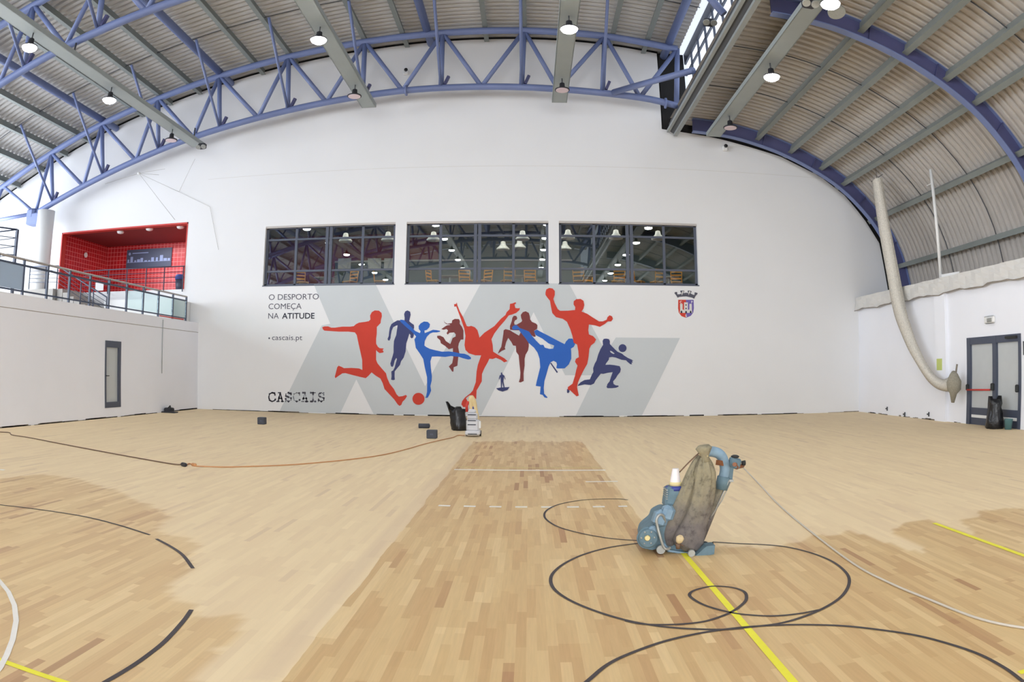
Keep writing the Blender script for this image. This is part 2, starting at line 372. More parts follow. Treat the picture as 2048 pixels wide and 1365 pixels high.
ff = [(j * nx + i, j * nx + i + 1, (j + 1) * nx + i + 1, (j + 1) * nx + i) for j in range(len(ys) - 1) for i in range(nx - 1)]
me = bpy.data.meshes.new('floor'); me.from_pydata(fv, [], ff); me.update(); me.materials.append(M['parquet'])
va = me.attributes.new('varnish', 'FLOAT', 'POINT'); pa = me.attributes.new('pale', 'FLOAT', 'POINT')
def wob(x, y): return .05 * math.sin(7 * x + 3 * y) + .04 * math.sin(17 * x - 5 * y)
va.data.foreach_set('value', [1.0 if y < 10.5 and inpoly(x, y + wob(x, y), RIGHT) else (.78 if y < 10.5 and inpoly(x, y + wob(x, y), LEFT) else 0.0) for x, y, z in fv])
pa.data.foreach_set('value', [.45 if y < 18 and inpoly(x, y, TONGUE) else 0.0 for x, y, z in fv])
FLOOR = bpy.data.objects.new('floor', me); COL.objects.link(FLOOR)
tag(FLOOR, 'pale strip parquet sports floor, partly sanded, with old court lines', 'floor', kind='structure')
MB().box(-27, -20.2, -.3, 15, 26, -.004).build('subfloor', 'concrete', FLOOR)

def ribbon(pts, w, z=.0022, closed=False):
    mb = MB(); n = len(pts); vs = []
    for i, p in enumerate(pts):
        a = pts[(i - 1) % n] if closed or i else p; b = pts[(i + 1) % n] if closed or i < n - 1 else p
        d = Vector((b[0] - a[0], b[1] - a[1], 0)).normalized(); q = Vector((-d.y, d.x, 0)) * w / 2
        vs += [(p[0] + q.x, p[1] + q.y, z), (p[0] - q.x, p[1] - q.y, z)]
    m = n if closed else n - 1
    return mb.add(vs, [(2 * i + 1, (2 * i + 3) % (2 * n), (2 * i + 2) % (2 * n), 2 * i) for i in range(m)])
LZ = [.0016]
def line(name, pts, w, m, label, z=.0022, closed=False):
    LZ[0] += .00008; z = LZ[0]
    o = ribbon(pts, w, z, closed).build(name, m, FLOOR); o['label'] = label; return o
def pxs(pts, z=0.0): return [tuple(atZ(a, b)[:2]) for a, b in pts]
def circ(cx, cy, r, a0=0, a1=360, n=72):
    full = a1 - a0 >= 360; k = n if full else n + 1
    return [(cx + r * math.cos(math.radians(a0 + (a1 - a0) * i / n)), cy + r * math.sin(math.radians(a0 + (a1 - a0) * i / n))) for i in range(k)]
line('court_line', [(-1.19, 11.02), (1.25, 11.02)], .1, 'line_white', 'white line across the unsanded lane, farthest of the white ones')
line('court_line', [(-1.16, 11.34), (1.2, 11.34)], .06, 'line_pale', 'faded yellow line just beyond the white line')
line('court_line', [(.83, 9.86), (1.3, 9.86)], .07, 'line_white', 'short white line at the lane edge')
for i in range(8):
    a = atZ(875.7 + i * 51.6, 1014)[0]; b = atZ(875.7 + i * 51.6 + (24 if i < 7 else 18), 1014)[0]
    line('dash_mark', [(a, 7.99), (b, 7.99)], .08, 'line_white', 'white dash, one of the row of eight')
line('court_line', [(1.365, -3), (1.365, 5.9)], .052, 'line_yellow', 'yellow line running from under the sander')
line('court_line', [(-4.5, 2.53), (-2.2, 2.53)], .045, 'line_yellow', 'yellow line at the near left corner')
line('court_line', [(2.57, 2.58), (3.1, 2.58)], .045, 'line_yellow', 'yellow line at the near right corner')
line('court_line', pxs([(-12, 939), (9, 941)]), .09, 'line_white', 'short white mark at the far left edge')
line('court_line', [(4.21, 0), (4.21, 6.05)], .06, 'line_yellow', 'yellow line at the right')
line('court_arc', pxs([(-60, 1092), (-30, 1130), (0, 1164.5), (17, 1185), (29, 1212), (32.5, 1243), (25.6, 1280.7), (13.7, 1311.5), (1, 1336), (-30, 1376)]), .04, 'line_white', 'white curve at the left edge')
ARC = spl([Vector(p + (0,)) for p in pxs([(-70, 1006), (0, 1010.8), (85.4, 1021), (170.9, 1034.7), (239.2, 1051.8), (300, 1071)])], 6)
line('court_arc', [p[:2] for p in ARC], .03, 'line_black', 'thin black curve at the left')
ARC = spl([Vector(p + (0,)) for p in pxs([(313, 1079), (341.8, 1094.5), (365.7, 1111.6), (386, 1138)])], 6)
line('court_arc', [p[:2] for p in ARC], .034, 'line_black', 'short black curve left by the sander')
ARC = spl([Vector(p + (0,)) for p in pxs([(383, 1221), (365.7, 1244.9), (331.5, 1282.5), (293.9, 1313.2), (256.3, 1338.9), (205, 1369), (150, 1400)])], 6)
line('court_arc', [p[:2] for p in ARC], .034, 'line_black', 'black curve at the near left')
def sp2(pts, closed=False):
    P = [Vector(p + (0,)) for p in pxs(pts)]
    return [p[:2] for p in spl(P, 6)]
C1 = [(1281.9, 1082.9), (1216.6, 1077.5), (1162.2, 1067.7), (1118.7, 1055.7), (1095.1, 1042.3), (1088.6, 1031.4), (1095.1, 1020.5), (1115, 1010.7), (1144, 1004.2), (1180.3, 999.9), (1234.7, 998.8), (1256, 1001)]
line('court_circle', sp2(C1), .024, 'line_black', 'black loop beyond the sander, fading into the sanded wood')
C2 = [(1290, 1085.6), (1220.9, 1095.7), (1169.6, 1109.4), (1132, 1126.5), (1108.1, 1145.2), (1101.3, 1162.3), (1109.8, 1181.1), (1138.9, 1201.6), (1186.7, 1222.1), (1241.4, 1239.2), (1289.2, 1249.5), (1340.5, 1256.3), (1391.8, 1259.7), (1453, 1260.4), (1511, 1254.6), (1562.6, 1247.8), (1613.9, 1232.4), (1658.3, 1211.9), (1685.7, 1191.4), (1698.3, 1167.5), (1692.5, 1147), (1665.2, 1124.7), (1624.2, 1107.7), (1576.3, 1095.7), (1528.5, 1090.6), (1470, 1088), (1425, 1085)]
line('court_circle', sp2(C2), .027, 'line_black', 'large black circle around the small one')
C3 = [(1250, 1243), (1289, 1250), (1350, 1250.5), (1400, 1246), (1430, 1238.5), (1463, 1225.6), (1487, 1208), (1493, 1196), (1487, 1184), (1462, 1176), (1425, 1174), (1392, 1181), (1379, 1190), (1387, 1200), (1412, 1213), (1457, 1225.6), (1494, 1231), (1545, 1233.5), (1597, 1229), (1640, 1221)]
line('court_circle', sp2(C3), .025, 'line_black', 'small black loop crossed by the yellow line', z=.003)
C4 = [(1120, 1410), (1175, 1364), (1215, 1331), (1262, 1308), (1330, 1284), (1400, 1268), (1465, 1258.5), (1530, 1253), (1600, 1251), (1680, 1253), (1750, 1260), (1830, 1272), (1900, 1290), (1960, 1311), (2010, 1338), (2040, 1360), (2080, 1392)]
line('court_circle', sp2(C4), .027, 'line_black', 'wide black curve in front of the others', z=.0028)
# the scraped gap where skirting has been taken away: ragged dark slots at the foot of the walls
def slots(n, fn, label):
    mb = MB()
    for _ in range(n):
        a = random.random(); l = random.uniform(.01, .05); h = random.uniform(.012, .045); fn(mb, a, a + l, h)
    return mb
def wgap(wall, fn, n, m='dark_gap'):
    o = slots(n, fn, '').build('floor_gap' if m == 'dark_gap' else 'scraped_plaster', m, wall); return o

# ================================================================ setting: walls
WIN = [(-9.94, -4.84), (-4.40, .69), (1.07, 6.12)]
wz0, wz1 = 4.67, 6.93
WIN = []
for a, b in ((529, 789.5), (812, 1097), (1118, 1395.5)):
    WIN.append((atY(a, 500, YW).x, atY(b, 500, YW).x))
WZ0 = 4.67; WZ1 = 6.93
RX0, RX1, RZ0, RZ1 = -20.2, -13.35, 4.62, 7.29            # the red recess
GX0, GX1, GZ0, GZ1 = -25.6, -21.9, 3.6, 7.6               # bright glazing in the back wall, far left
wt_tab = [(5.38, 10.51), (6.73, 10.36), (7.34, 10.26), (8.56, 10.0), (9.63, 9.75), (11.3, 9.06), (12.36, 8.36), (13.14, 7.5), (13.83, 6.5), (14.07, 5.49), (14.2, 4.0)]
def wtop(x): return zc(x) + .26 if x <= 4.95 else (13.6 if x < 4.95 else interp(x, wt_tab))
def wall_cols(mb, y0, y1, x0, x1, holes, top, base=0.0, step=.7):
    br = sorted({x0, x1, *[h for q in holes for h in q[:2]], *frange(x0, x1, step), *(frange(5.2, 14.1, .3) if x0 < 5.2 < x1 else []), *([4.95] if x0 < 4.95 < x1 else [])})
    br = [b for b in br if x0 <= b <= x1]
    for a, b in zip(br, br[1:]):
        if b - a < 1e-4: continue
        m = (a + b) / 2; hs = sorted([(q[2], q[3]) for q in holes if q[0] < m < q[1]]); z = base
        for h0, h1 in hs + [(None, None)]:
            if h0 is None:
                ta, tb = (top(a + 1e-4), top(b - 1e-4))
                mb.add([(a, y0, z), (b, y0, z), (b, y1, z), (a, y1, z), (a, y0, ta), (b, y0, tb), (b, y1, tb), (a, y1, ta)],
                       [(0, 3, 2, 1), (4, 5, 6, 7), (0, 1, 5, 4), (1, 2, 6, 5), (2, 3, 7, 6), (3, 0, 4, 7)])
            else:
                mb.box(a, y0, z, b, y1, h0); z = h1
holes = [(a, b, WZ0, WZ1) for a, b in WIN] + [(RX0, RX1, RZ0, RZ1), (GX0, GX1, GZ0, GZ1)]
mb = MB(); wall_cols(mb, YW, YW + .3, -26, 14.2, holes, lambda x: wtop(x))
WB = mb.build('wall_back', 'wall')
tag(WB, 'tall white end wall with the painted mural and three windows', 'wall', kind='structure')
# dark strip standing in for the shadowed gap between wall head and roof
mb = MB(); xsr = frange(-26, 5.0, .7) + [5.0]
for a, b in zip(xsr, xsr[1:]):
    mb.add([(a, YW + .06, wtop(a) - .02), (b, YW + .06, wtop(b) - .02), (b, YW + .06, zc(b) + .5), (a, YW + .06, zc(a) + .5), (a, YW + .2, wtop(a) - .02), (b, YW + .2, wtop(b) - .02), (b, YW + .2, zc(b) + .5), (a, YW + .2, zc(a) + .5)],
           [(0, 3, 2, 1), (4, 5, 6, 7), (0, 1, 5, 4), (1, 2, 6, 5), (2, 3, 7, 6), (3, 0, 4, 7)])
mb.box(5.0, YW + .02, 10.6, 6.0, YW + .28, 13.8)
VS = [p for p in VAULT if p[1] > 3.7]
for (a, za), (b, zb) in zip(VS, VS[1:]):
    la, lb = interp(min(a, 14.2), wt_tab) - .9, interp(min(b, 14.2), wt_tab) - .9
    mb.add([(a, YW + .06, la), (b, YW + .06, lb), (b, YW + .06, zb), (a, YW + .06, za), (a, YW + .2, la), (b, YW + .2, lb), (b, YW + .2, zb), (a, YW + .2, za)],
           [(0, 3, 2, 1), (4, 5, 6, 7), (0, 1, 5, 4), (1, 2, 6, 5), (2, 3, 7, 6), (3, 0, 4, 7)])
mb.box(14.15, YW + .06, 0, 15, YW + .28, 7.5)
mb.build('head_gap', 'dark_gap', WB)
def fb(mb, a, b, h): x0, x1 = -12.5 + 25 * a, -12.5 + 25 * b; mb.box(x0, YW - .006, 0, x1, YW + .01, h)
wgap(WB, fb, 34); wgap(WB, fb, 22, 'stained')
MB().box(-12.6, YW - .004, 8.98, 14, YW + .01, 8.995).build('panel_joint', 'white_matte', WB)

# left: lower wall under the gallery
mb = MB()
d0, d1 = 17.59, 18.5                                      # door in the left wall
D1Z0, D1Z1 = .31, 2.34
mb.box(XL - .3, YB, 0, XL, d0, 3.3); mb.box(XL - .3, d1, 0, XL, YW, 3.3); mb.box(XL - .3, d0, 0, XL, d1, D1Z0); mb.box(XL - .3, d0, D1Z1, XL, d1, 3.3)
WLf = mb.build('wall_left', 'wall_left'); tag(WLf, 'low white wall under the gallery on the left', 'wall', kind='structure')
MB().box(XL - .002, YB, 2.925, XL + .004, YW, 2.94).build('groove_line', 'stained', WLf)
def fb(mb, a, b, h): y0, y1 = 2 + 22 * a, 2 + 22 * b; mb.box(XL - .01, y0, 0, XL + .006, min(y1, 24), h)
wgap(WLf, fb, 30); wgap(WLf, fb, 34, 'stained')
dr = thing('door_1', 'narrow dark-framed door with a pale panel in the left wall, set above the floor', 'door', (XL, (d0 + d1) / 2, D1Z0), kind='structure')
mb = MB(); w = .07
mb.box(XL - .12, d0, D1Z0, XL + .02, d0 + w, D1Z1).box(XL - .12, d1 - .14, D1Z0, XL + .02, d1, D1Z1).box(XL - .12, d0 + w, D1Z0, XL + .02, d1 - .14, D1Z0 + .17).box(XL - .12, d0 + w, D1Z1 - .2, XL + .02, d1 - .14, D1Z1)
mb.build('frame', 'frame_dark', dr)
MB().box(XL - .09, d0 + w, D1Z0 + .17, XL - .03, d1 - .14, D1Z1 - .2).build('panel', 'frost', dr)
MB().bar((XL - .01, d0 + .05, 1.28), (XL + .05, d0 + .05, 1.28), .03, .03).bar((XL + .05, d0 + .03, 1.28), (XL + .05, d0 + .18, 1.28), .025, .025).build('door_handle', 'dark_rubber', dr)
# gallery deck
mb = MB().box(-26, YB, 3.05, XL - .3, YW, 3.3); tag(mb.build('gallery_deck', 'concrete'), 'gallery floor slab above the left wall', 'floor slab', kind='structure')
tb = tag(MB().tube([(XL + .02, 21.2, 1.36), (XL + .02, 21.2, 3.22)], .012, 6).build('cable_conduit', 'grey_steel'), 'thin vertical conduit down the left wall beside the corner', 'conduit')

# right wall with its ledge
e0, e1 = 14.09, 16.71; DZ = 2.46
mb = MB(); mb.box(XR, YB, 0, XR + .3, e0, 4.3); mb.box(XR, e1, 0, XR + .3, YW, 4.3); mb.box(XR, e0, DZ, XR + .3, e1, 4.3)
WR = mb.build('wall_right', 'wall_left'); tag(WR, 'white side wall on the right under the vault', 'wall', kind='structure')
MB().box(XR + .3, YB, 4.0, 14.35, YW, 4.28).build('ledge', 'dark_gap', WR)
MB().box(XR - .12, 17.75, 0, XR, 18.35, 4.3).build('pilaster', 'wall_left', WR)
def fb(mb, a, b, h): y0, y1 = 16.9 + 7 * a, 16.9 + 7 * min(b, 1); mb.box(XR - .006, y0, 0, XR + .01, y1, h)
wgap(WR, fb, 16); wgap(WR, fb, 12, 'stained')
dr = thing('door_2', 'dark-framed double door with frosted glass and a red push bar', 'door', (XR, (e0 + e1) / 2, 0), kind='structure')
mb = MB(); ym = 15.32
mb.box(XR - .02, e0, 0, XR + .14, e0 + .12, DZ).box(XR - .02, e1 - .17, 0, XR + .14, e1, DZ).box(XR - .02, ym - .09, 0, XR + .14, ym + .09, DZ).box(XR - .012, e0 + .12, DZ - .2, XR + .132, ym - .09, DZ).box(XR - .012, ym + .09, DZ - .2, XR + .132, e1 - .17, DZ)
mb.build('door_frame', 'frame_dark', dr)
for a, b in ((e0 + .12, ym - .09), (ym + .09, e1 - .17)):
    lf = MB().box(XR + .03, a, 0, XR + .08, b, .48).build('door_leaf', 'frame_dark', dr)
    MB().box(XR + .045, a + .02, .48, XR + .065, b - .02, DZ - .2).build('pane', 'frost', lf)
    MB().box(XR + .02, a + .08, .2, XR + .035, b - .05, .28).build('vent_strip', 'white', lf)
pb = MB().tube([(XR - .09, ym + .12, 1.0), (XR - .09, e1 - .1, .98)], .025, 8).build('push_bar', 'red', dr)
MB().bbox((XR - .05, ym + .05, 1.08), (.1, .12, .2), bev=.02).bbox((XR - .05, e1 - .08, 1.05), (.1, .1, .18), bev=.02).build('bar_bracket', 'dark_rubber', dr)
MB().bbox((XR - .05, e0 + .14, 1.05), (.1, .1, .2), bev=.02).bbox((XR - .04, e0 + .4, 2.38), (.1, .5, .07), bev=.01).build('door_closer', 'dark_rubber', dr)

# the hall behind the camera (seen in the window reflections) and the outer left side
mb = MB(); wall_cols(mb, YB - .3, YB, -26, 14.2, [(-14, 10, 1.1, 8.2)], lambda x: (zc(x) + .3 if x < 5.2 else interp(min(x, 14.2), VAULT)), step=1.5)
WE = mb.build('wall_front', 'wall'); tag(WE, 'far end wall behind the camera', 'wall', kind='structure')
MB().box(-2, YB, 8.4, 12, YB + .05, 10.2).build('red_band', 'end_red', WE)
mb = MB().box(-26.3, YB, 0, -26, YW + .3, 3.6).box(-26.3, YB, 8.2, -26, YW + .3, 8.9)
for y in frange(YB, YW, 4): mb.box(-26.3, y, 3.6, -26, y + .25, 8.2)
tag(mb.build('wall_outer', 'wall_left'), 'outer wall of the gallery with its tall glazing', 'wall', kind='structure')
gw = MB().box(GX0, YW + .12, GZ0, GX1, YW + .16, GZ1).build('window_4', 'sky_glass'); tag(gw, 'overexposed bright window at the far left above the gallery', 'window', kind='structure')

# white column under the truss bearing
co = thing('gallery_column', 'round white column carrying the end of the blue truss', 'column', (-20.35, 22.9, 3.3))
MB().lathe((-20.35, 22.9, 3.3), [(.42, 0), (.42, 4.75)], 28).build('shaft', 'white', co)
MB().bbox((-20.95, 22.86, 7.72), (.8, .6, .5), bev=.05).bbox((-21.15, 22.8, 7.95), (.5, .5, .5), bev=.1).build('bearing', 'blue_steel', co)

# ================================================================ windows with the room behind
def mull(i, x0, x1, pxc, pxt, label):
    w = thing('window_%d' % (i + 1), label, 'window', ((x0 + x1) / 2, YW + .1, WZ0), kind='structure')
    y0, y1 = YW + .14, YW + .22
    mb = MB().box(x0, y0, WZ0, x0 + .09, y1, WZ1).box(x1 - .09, y0, WZ0, x1, y1, WZ1).box(x0, y0, WZ0, x1, y1, WZ0 + .07).box(x0, y0, WZ1 - .1, x1, y1, WZ1)
    c = atY(pxc, 500, YW + .15).x; mb.box(c - .13, y0 - .03, WZ0, c - .02, y1, WZ1).box(c + .02, y0 - .03, WZ0, c + .13, y1, WZ1)
    for t in pxt: tx = atY(t, 500, YW + .15).x; mb.box(tx - .045, y0, WZ0, tx + .045, y1, WZ1)
    for z in (5.22, 6.42): mb.box(x0, y0 + .005, z - .035, x1, y1 - .005, z + .035)
    mb.build('frame', 'frame_dark', w)
    MB().box(x0, YW + .175, WZ0, x1, YW + .185, WZ1).build('pane', 'pane', w)
    MB().box(x0, YW + .02, WZ1 - .07, x1, YW + .13, WZ1).build('blind_box', 'handrail', w)
    MB().box(x0 - .02, YW - .02, WZ0 - .03, x1 + .02, YW + .16, WZ0 + .005).build('sill', 'frame_dark', w)
mull(0, *WIN[0], 657.5, (592, 725), 'leftmost of the three windows over the mural')
mull(1, *WIN[1], 955, (881, 1027), 'middle one of the three windows over the mural')
mull(2, *WIN[2], 1259, (1188, 1328), 'rightmost of the three windows over the mural')
# the cafe behind the glass
mb = MB().box(-12.9, 31.5, 4.4, 9, 31.7, 8.4); CW = mb.build('wall_cafe', 'cafe_wall'); tag(CW, 'dark green and red rear wall of the room behind the windows', 'wall', kind='structure')
MB().box(-12.8, 31.44, 6.75, -4.2, 31.5, 8.0).box(-12.8, 31.44, 4.45, -9.2, 31.5, 6.75).build('red_panel', 'cafe_red', CW)
MB().box(-9.2, 31.4, 6.66, 2.0, 31.5, 6.74).build('picture_rail', 'handrail', CW)
tag(MB().box(-12.9, YW + .3, 4.3, 9, 31.7, 4.45).build('floor_cafe', 'cafe_floor'), 'floor of the room behind the windows', 'floor', kind='structure')
tag(MB().box(-12.9, YW + .3, 8.0, 9, 31.7, 8.2).build('ceiling_cafe', 'cafe_ceiling'), 'olive ceiling of the room behind the windows', 'ceiling', kind='structure')
tag(MB().box(8.8, YW + .3, 4.3, 9, 31.7, 8.2).build('wall_cafe_right', 'cafe_wall'), 'side wall of the room behind the windows, right', 'wall', kind='structure')
tag(MB().box(-13.1, YW + .3, 4.3, -12.9, 31.7, 8.2).build('wall_cafe_left', 'cafe_wall'), 'side wall of the room behind the windows, left', 'wall', kind='structure')
area('cafe_fill_light', (-2, 26.4, 7.9), (0, 0, 0), 18, 1.6, 620, (1, .93, .8))  # added fill without a fitting, brightens the room and chairs
ch = thing('cafe_chair', 'ochre wooden chair behind the windows', 'chair', (0, 0, 0), 'wooden chairs in the room behind the windows')
MB().bbox((0, 0, .45), (.42, .42, .035), bev=.01).build('seat', 'chair_wood', ch)
mb = MB().tube([(-.2, .2, .45), (-.21, .25, .9)], .018, 6).tube([(.2, .2, .45), (.21, .25, .9)], .018, 6)
for z in (.62, .75, .88): mb.bbox((0, .2 + (z - .45) * .12, z), (.4, .02, .06))
mb.build('backrest', 'chair_wood', ch)
for x in (-.18, .18):
    for y in (-.18, .18): MB().tube([(x, y, .44), (x * 1.25, y * 1.25, 0)], .017, 6).build('leg', 'chair_wood', ch)
lab = {655: 0}
spots = [(605, 25.1, 40), (700, 25.1, -30), (760, 25.1, 100), (868, 25.1, 70), (932, 25.1, 20), (968, 25.1, -40), (1015, 25.1, 200), (1062, 25.1, 10), (1160, 25.1, 160), (1180, 26.9, 20), (1236, 25.1, -20), (1276, 25.1, 60), (1314, 25.1, 200), (1353, 25.1, -10)]
names = ['beside the left jamb of the leftmost window', 'right of the centre post of the leftmost window', 'near the right jamb of the leftmost window', 'behind the first thin post of the middle window', 'left of the centre post of the middle window', 'right of the centre post of the middle window', 'behind the second thin post of the middle window', 'near the right jamb of the middle window', 'second from the left in the rightmost window', 'set back behind the first thin post of the rightmost window', 'left of the centre post of the rightmost window', 'right of the centre post of the rightmost window', 'left of the last thin post of the rightmost window', 'near the right jamb of the rightmost window']
for i, (px, Y, a) in enumerate(spots):
    p = Vector((atY(px, 545, Y).x, Y, 4.45)); lb = 'wooden chair ' + names[i]
    if i == 0: ch.location = p; ch.rotation_euler = (0, 0, math.radians(a)); ch['label'] = lb
    else: dup(ch, p, math.radians(a), lb)
tbl = thing('cafe_table', 'small square table with a white pedestal', 'table', (0, 0, 0), 'cafe tables behind the windows')
MB().bbox((0, 0, .74), (.7, .7, .03), bev=.01).build('tabletop', 'table_top', tbl)
MB().tube([(0, 0, .02), (0, 0, .73)], .035, 10).build('pedestal', 'table_leg', tbl)
MB().lathe((0, 0, 0), [(.24, 0), (.24, .02), (.05, .04)], 16).build('foot', 'table_leg', tbl)
for i, (px, Y, lb) in enumerate([(650, 26.1, 'left of the centre post of the leftmost window'), (900, 26.1, 'in the left half of the middle window'), (1045, 26.1, 'in the right half of the middle window'), (1166, 26.1, 'in the left half of the rightmost window'), (1252, 26.1, 'beside the centre post of the rightmost window'), (1337, 26.1, 'in the right part of the rightmost window')]):
    p = Vector((atY(px, 545, Y).x, Y, 4.45)); lb = 'white-legged cafe table ' + lb
    if i == 0: tbl.location = p; tbl['label'] = lb
    else: dup(tbl, p, 0, lb)
for i, (px, py, Y, lb) in enumerate([(691, 484, 26, 'in the right half of the leftmost window, nearer the centre post'), (776, 482, 26, 'by the right jamb of the leftmost window'), (867, 482, 26, 'in the left half of the middle window'), (1045, 480, 26, 'upper of those in the right half of the middle window'), (1006, 500, 28, 'lower left of those in the right half of the middle window'), (1039, 497, 28, 'lower right of those in the right half of the middle window'), (1136, 478, 26, 'first from the left in the rightmost window'), (1130, 500, 28, 'hanging lower behind the first one of the rightmost window'), (1232, 478, 26, 'just left of the centre post of the rightmost window'), (1316, 480, 26, 'by the last thin post of the rightmost window')]):
    p = atY(px, py, Y); pn = thing('pendant_lamp', 'pale cone pendant ' + lb, 'lamp', p, 'pendant lamps behind the windows')
    MB().lathe(p, [(.26, 0), (.27, .05), (.12, .2), (.09, .34), (.04, .36)], 18).build('shade', 'white', pn)
    MB().tube([p + Vector((0, 0, .36)), Vector((p.x, p.y, 8.0))], .008, 5).build('cord', 'rod', pn)
for i, px in enumerate((688, 748, 781)):
    p = atY(px, 527, 31.3); tag(MB().box(p.x - .32, 31.36, p.z - .25, p.x + .32, 31.42, p.z + .25).build('wall_picture', 'white_matte'), ['leftmost', 'middle', 'rightmost'][i] + ' of the small pale pictures behind the leftmost window', 'picture', 'pictures in the room behind the windows')

# ================================================================ red tiled recess above the gallery
mb = MB().box(RX0 - .02, 28.0, RZ0 - .1, RX1 + .02, 28.2, RZ1 + .1)
RW = mb.build('wall_recess', 'red_tile'); tag(RW, 'red tiled recess at the head of the gallery stairs', 'wall', kind='structure')
MB().box(RX0 - .2, YW + .3, RZ0 - .1, RX0 - .02, 28.2, RZ1 + .1).build('side_wall', 'red_tile', RW)
MB().box(RX1 + .02, YW + .3, RZ0 - .1, RX1 + .2, 28.2, RZ1 + .1).build('side_wall', 'red_tile', RW)
MB().box(RX0 - .2, YW + .3, RZ1, RX1 + .2, 28.2, RZ1 + .15).build('soffit', 'cafe_red', RW)
MB().box(RX0 - .2, YW + .3, RZ0 - .2, RX1 + .2, 28.2, RZ0).build('landing', 'concrete', RW)
mb = MB(); t = .05
mb.box(RX0 - .0, YW - .01, RZ1 - .06, RX1, YW + .32, RZ1).box(RX0, YW - .01, RZ0, RX0 + .06, YW + .32, RZ1).box(RX1 - .05, YW - .01, RZ0, RX1, YW + .32, RZ1)
mb.build('reveal_lining', 'red', RW)
area('recess_light', (-15.6, 26.4, 7.2), (0, 0, 0), 4.0, 1.2, 150, (1, .95, .92))
for i, (px, py) in enumerate(((241, 466), (299, 460), (361, 456))):
    p = atZ(px, py, 7.2); p.y = min(p.y, 27.6)
    l = thing('ceiling_lamp', ['leftmost', 'middle', 'rightmost'][i] + ' of three round opal lamps under the recess ceiling', 'lamp', (p.x, p.y, 7.29), 'opal lamps in the red recess')
    MB().lathe((p.x, p.y, 7.15), [(.02, 0), (.14, .03), (.17, .09), (.15, .14)], 16).build('shade', 'white', l)
pos = thing('wall_poster', 'dark blue panel with a pale city skyline on the red tiles', 'poster', (-17.7, 27.98, 6.0))
a, b = atY(253, 519, 27.95), atY(343, 514, 27.95)
PX0, PX1, PZ0, PZ1 = a.x, b.x, 6.2, 7.07
MB().box(PX0, 27.95, PZ0, PX1, 27.995, PZ1).build('board', 'poster', pos)
mb = MB(); random.seed(3); x = PX0 + .08
while x < PX1 - .2:
    w_ = random.uniform(.06, .2); h_ = random.uniform(.05, .2) + (.2 if random.random() < .25 else 0); mb.box(x, 27.94, PZ0 + .27, x + w_, 27.949, PZ0 + .27 + h_); x += w_ + random.uniform(.01, .12)
mb.box(PX0 + .05, 27.94, PZ0 + .25, PX1 - .05, 27.949, PZ0 + .27); mb.build('skyline_print', 'skyline', pos)
MB().box(PX0 + .35, 27.94, PZ1 - .2, PX0 + 1.3, 27.949, PZ1 - .16).lathe((PX0 + .18, 27.945, PZ1 - .2), [(.07, 0), (.07, .004)], 14, (0, -1, 0)).build('print_title', 'skyline', pos)
tag(MB().box(-17.85, YW - .12, 4.66, -17.4, YW - .1, 5.0).build('notice_board', 'white'), 'small white sheet standing low in front of the red recess', 'notice')
wb = thing('waste_bin', 'dark bin with a blue lid at the right end of the red recess', 'bin', (-14.0, 24.9, RZ0))
MB().lathe((-14.0, 24.9, RZ0), [(.2, 0), (.24, .5)], 18).build('body', 'rail_dark', wb); MB().lathe((-14.0, 24.9, RZ0 + .5), [(.25, 0), (.26, .12), (.2, .2)], 18).build('lid', 'bin_blue', wb)
tag(MB().lathe((-20.16, 26, 6.6), [(.12, 0), (.12, .05)], 16, (1, 0, 0)).build('wall_clock', 'white'), 'small round white clock on the left side of the red recess', 'clock')

# ================================================================ roof
def corr(prof, y0, y1, m, pitch=.28, d=.075):
    n = len(prof); up = offs(prof, d); ylist = []; y = y0
    while y < y1: ylist += [(y, 0), (y + pitch * .45, 0), (y + pitch * .55, 1), (y + pitch * .9, 1)]; y += pitch
    vs = [((up if k else prof)[i][0], yy, (up if k else prof)[i][1]) for yy, k in ylist for i in range(n)]
    fs = [(j * n + i, j * n + i + 1, (j + 1) * n + i + 1, (j + 1) * n + i) for j in range(len(ylist) - 1) for i in range(n - 1)]
    top = offs(prof, .2); b = len(vs)
    vs += [(x, yy, z) for yy in (y0, y1 + .3) for x, z in top]
    fs += [(b + i, b + n + i, b + n + i + 1, b + i + 1) for i in range(n - 1)]
    return MB().add(vs, fs)
CE = corr(SHEET, YB, YF, 'sheet').build('ceiling', 'sheet'); tag(CE, 'pale corrugated metal roof over the main court', 'ceiling', kind='structure')
CV = corr(VAULT, YB, YF, 'sheet').build('ceiling_vault', 'sheet_vault'); tag(CV, 'brownish corrugated vault over the right side', 'ceiling', kind='structure')
FR = [22.9, 14.1, 5.3, -3.5, -12.3]                      # frames
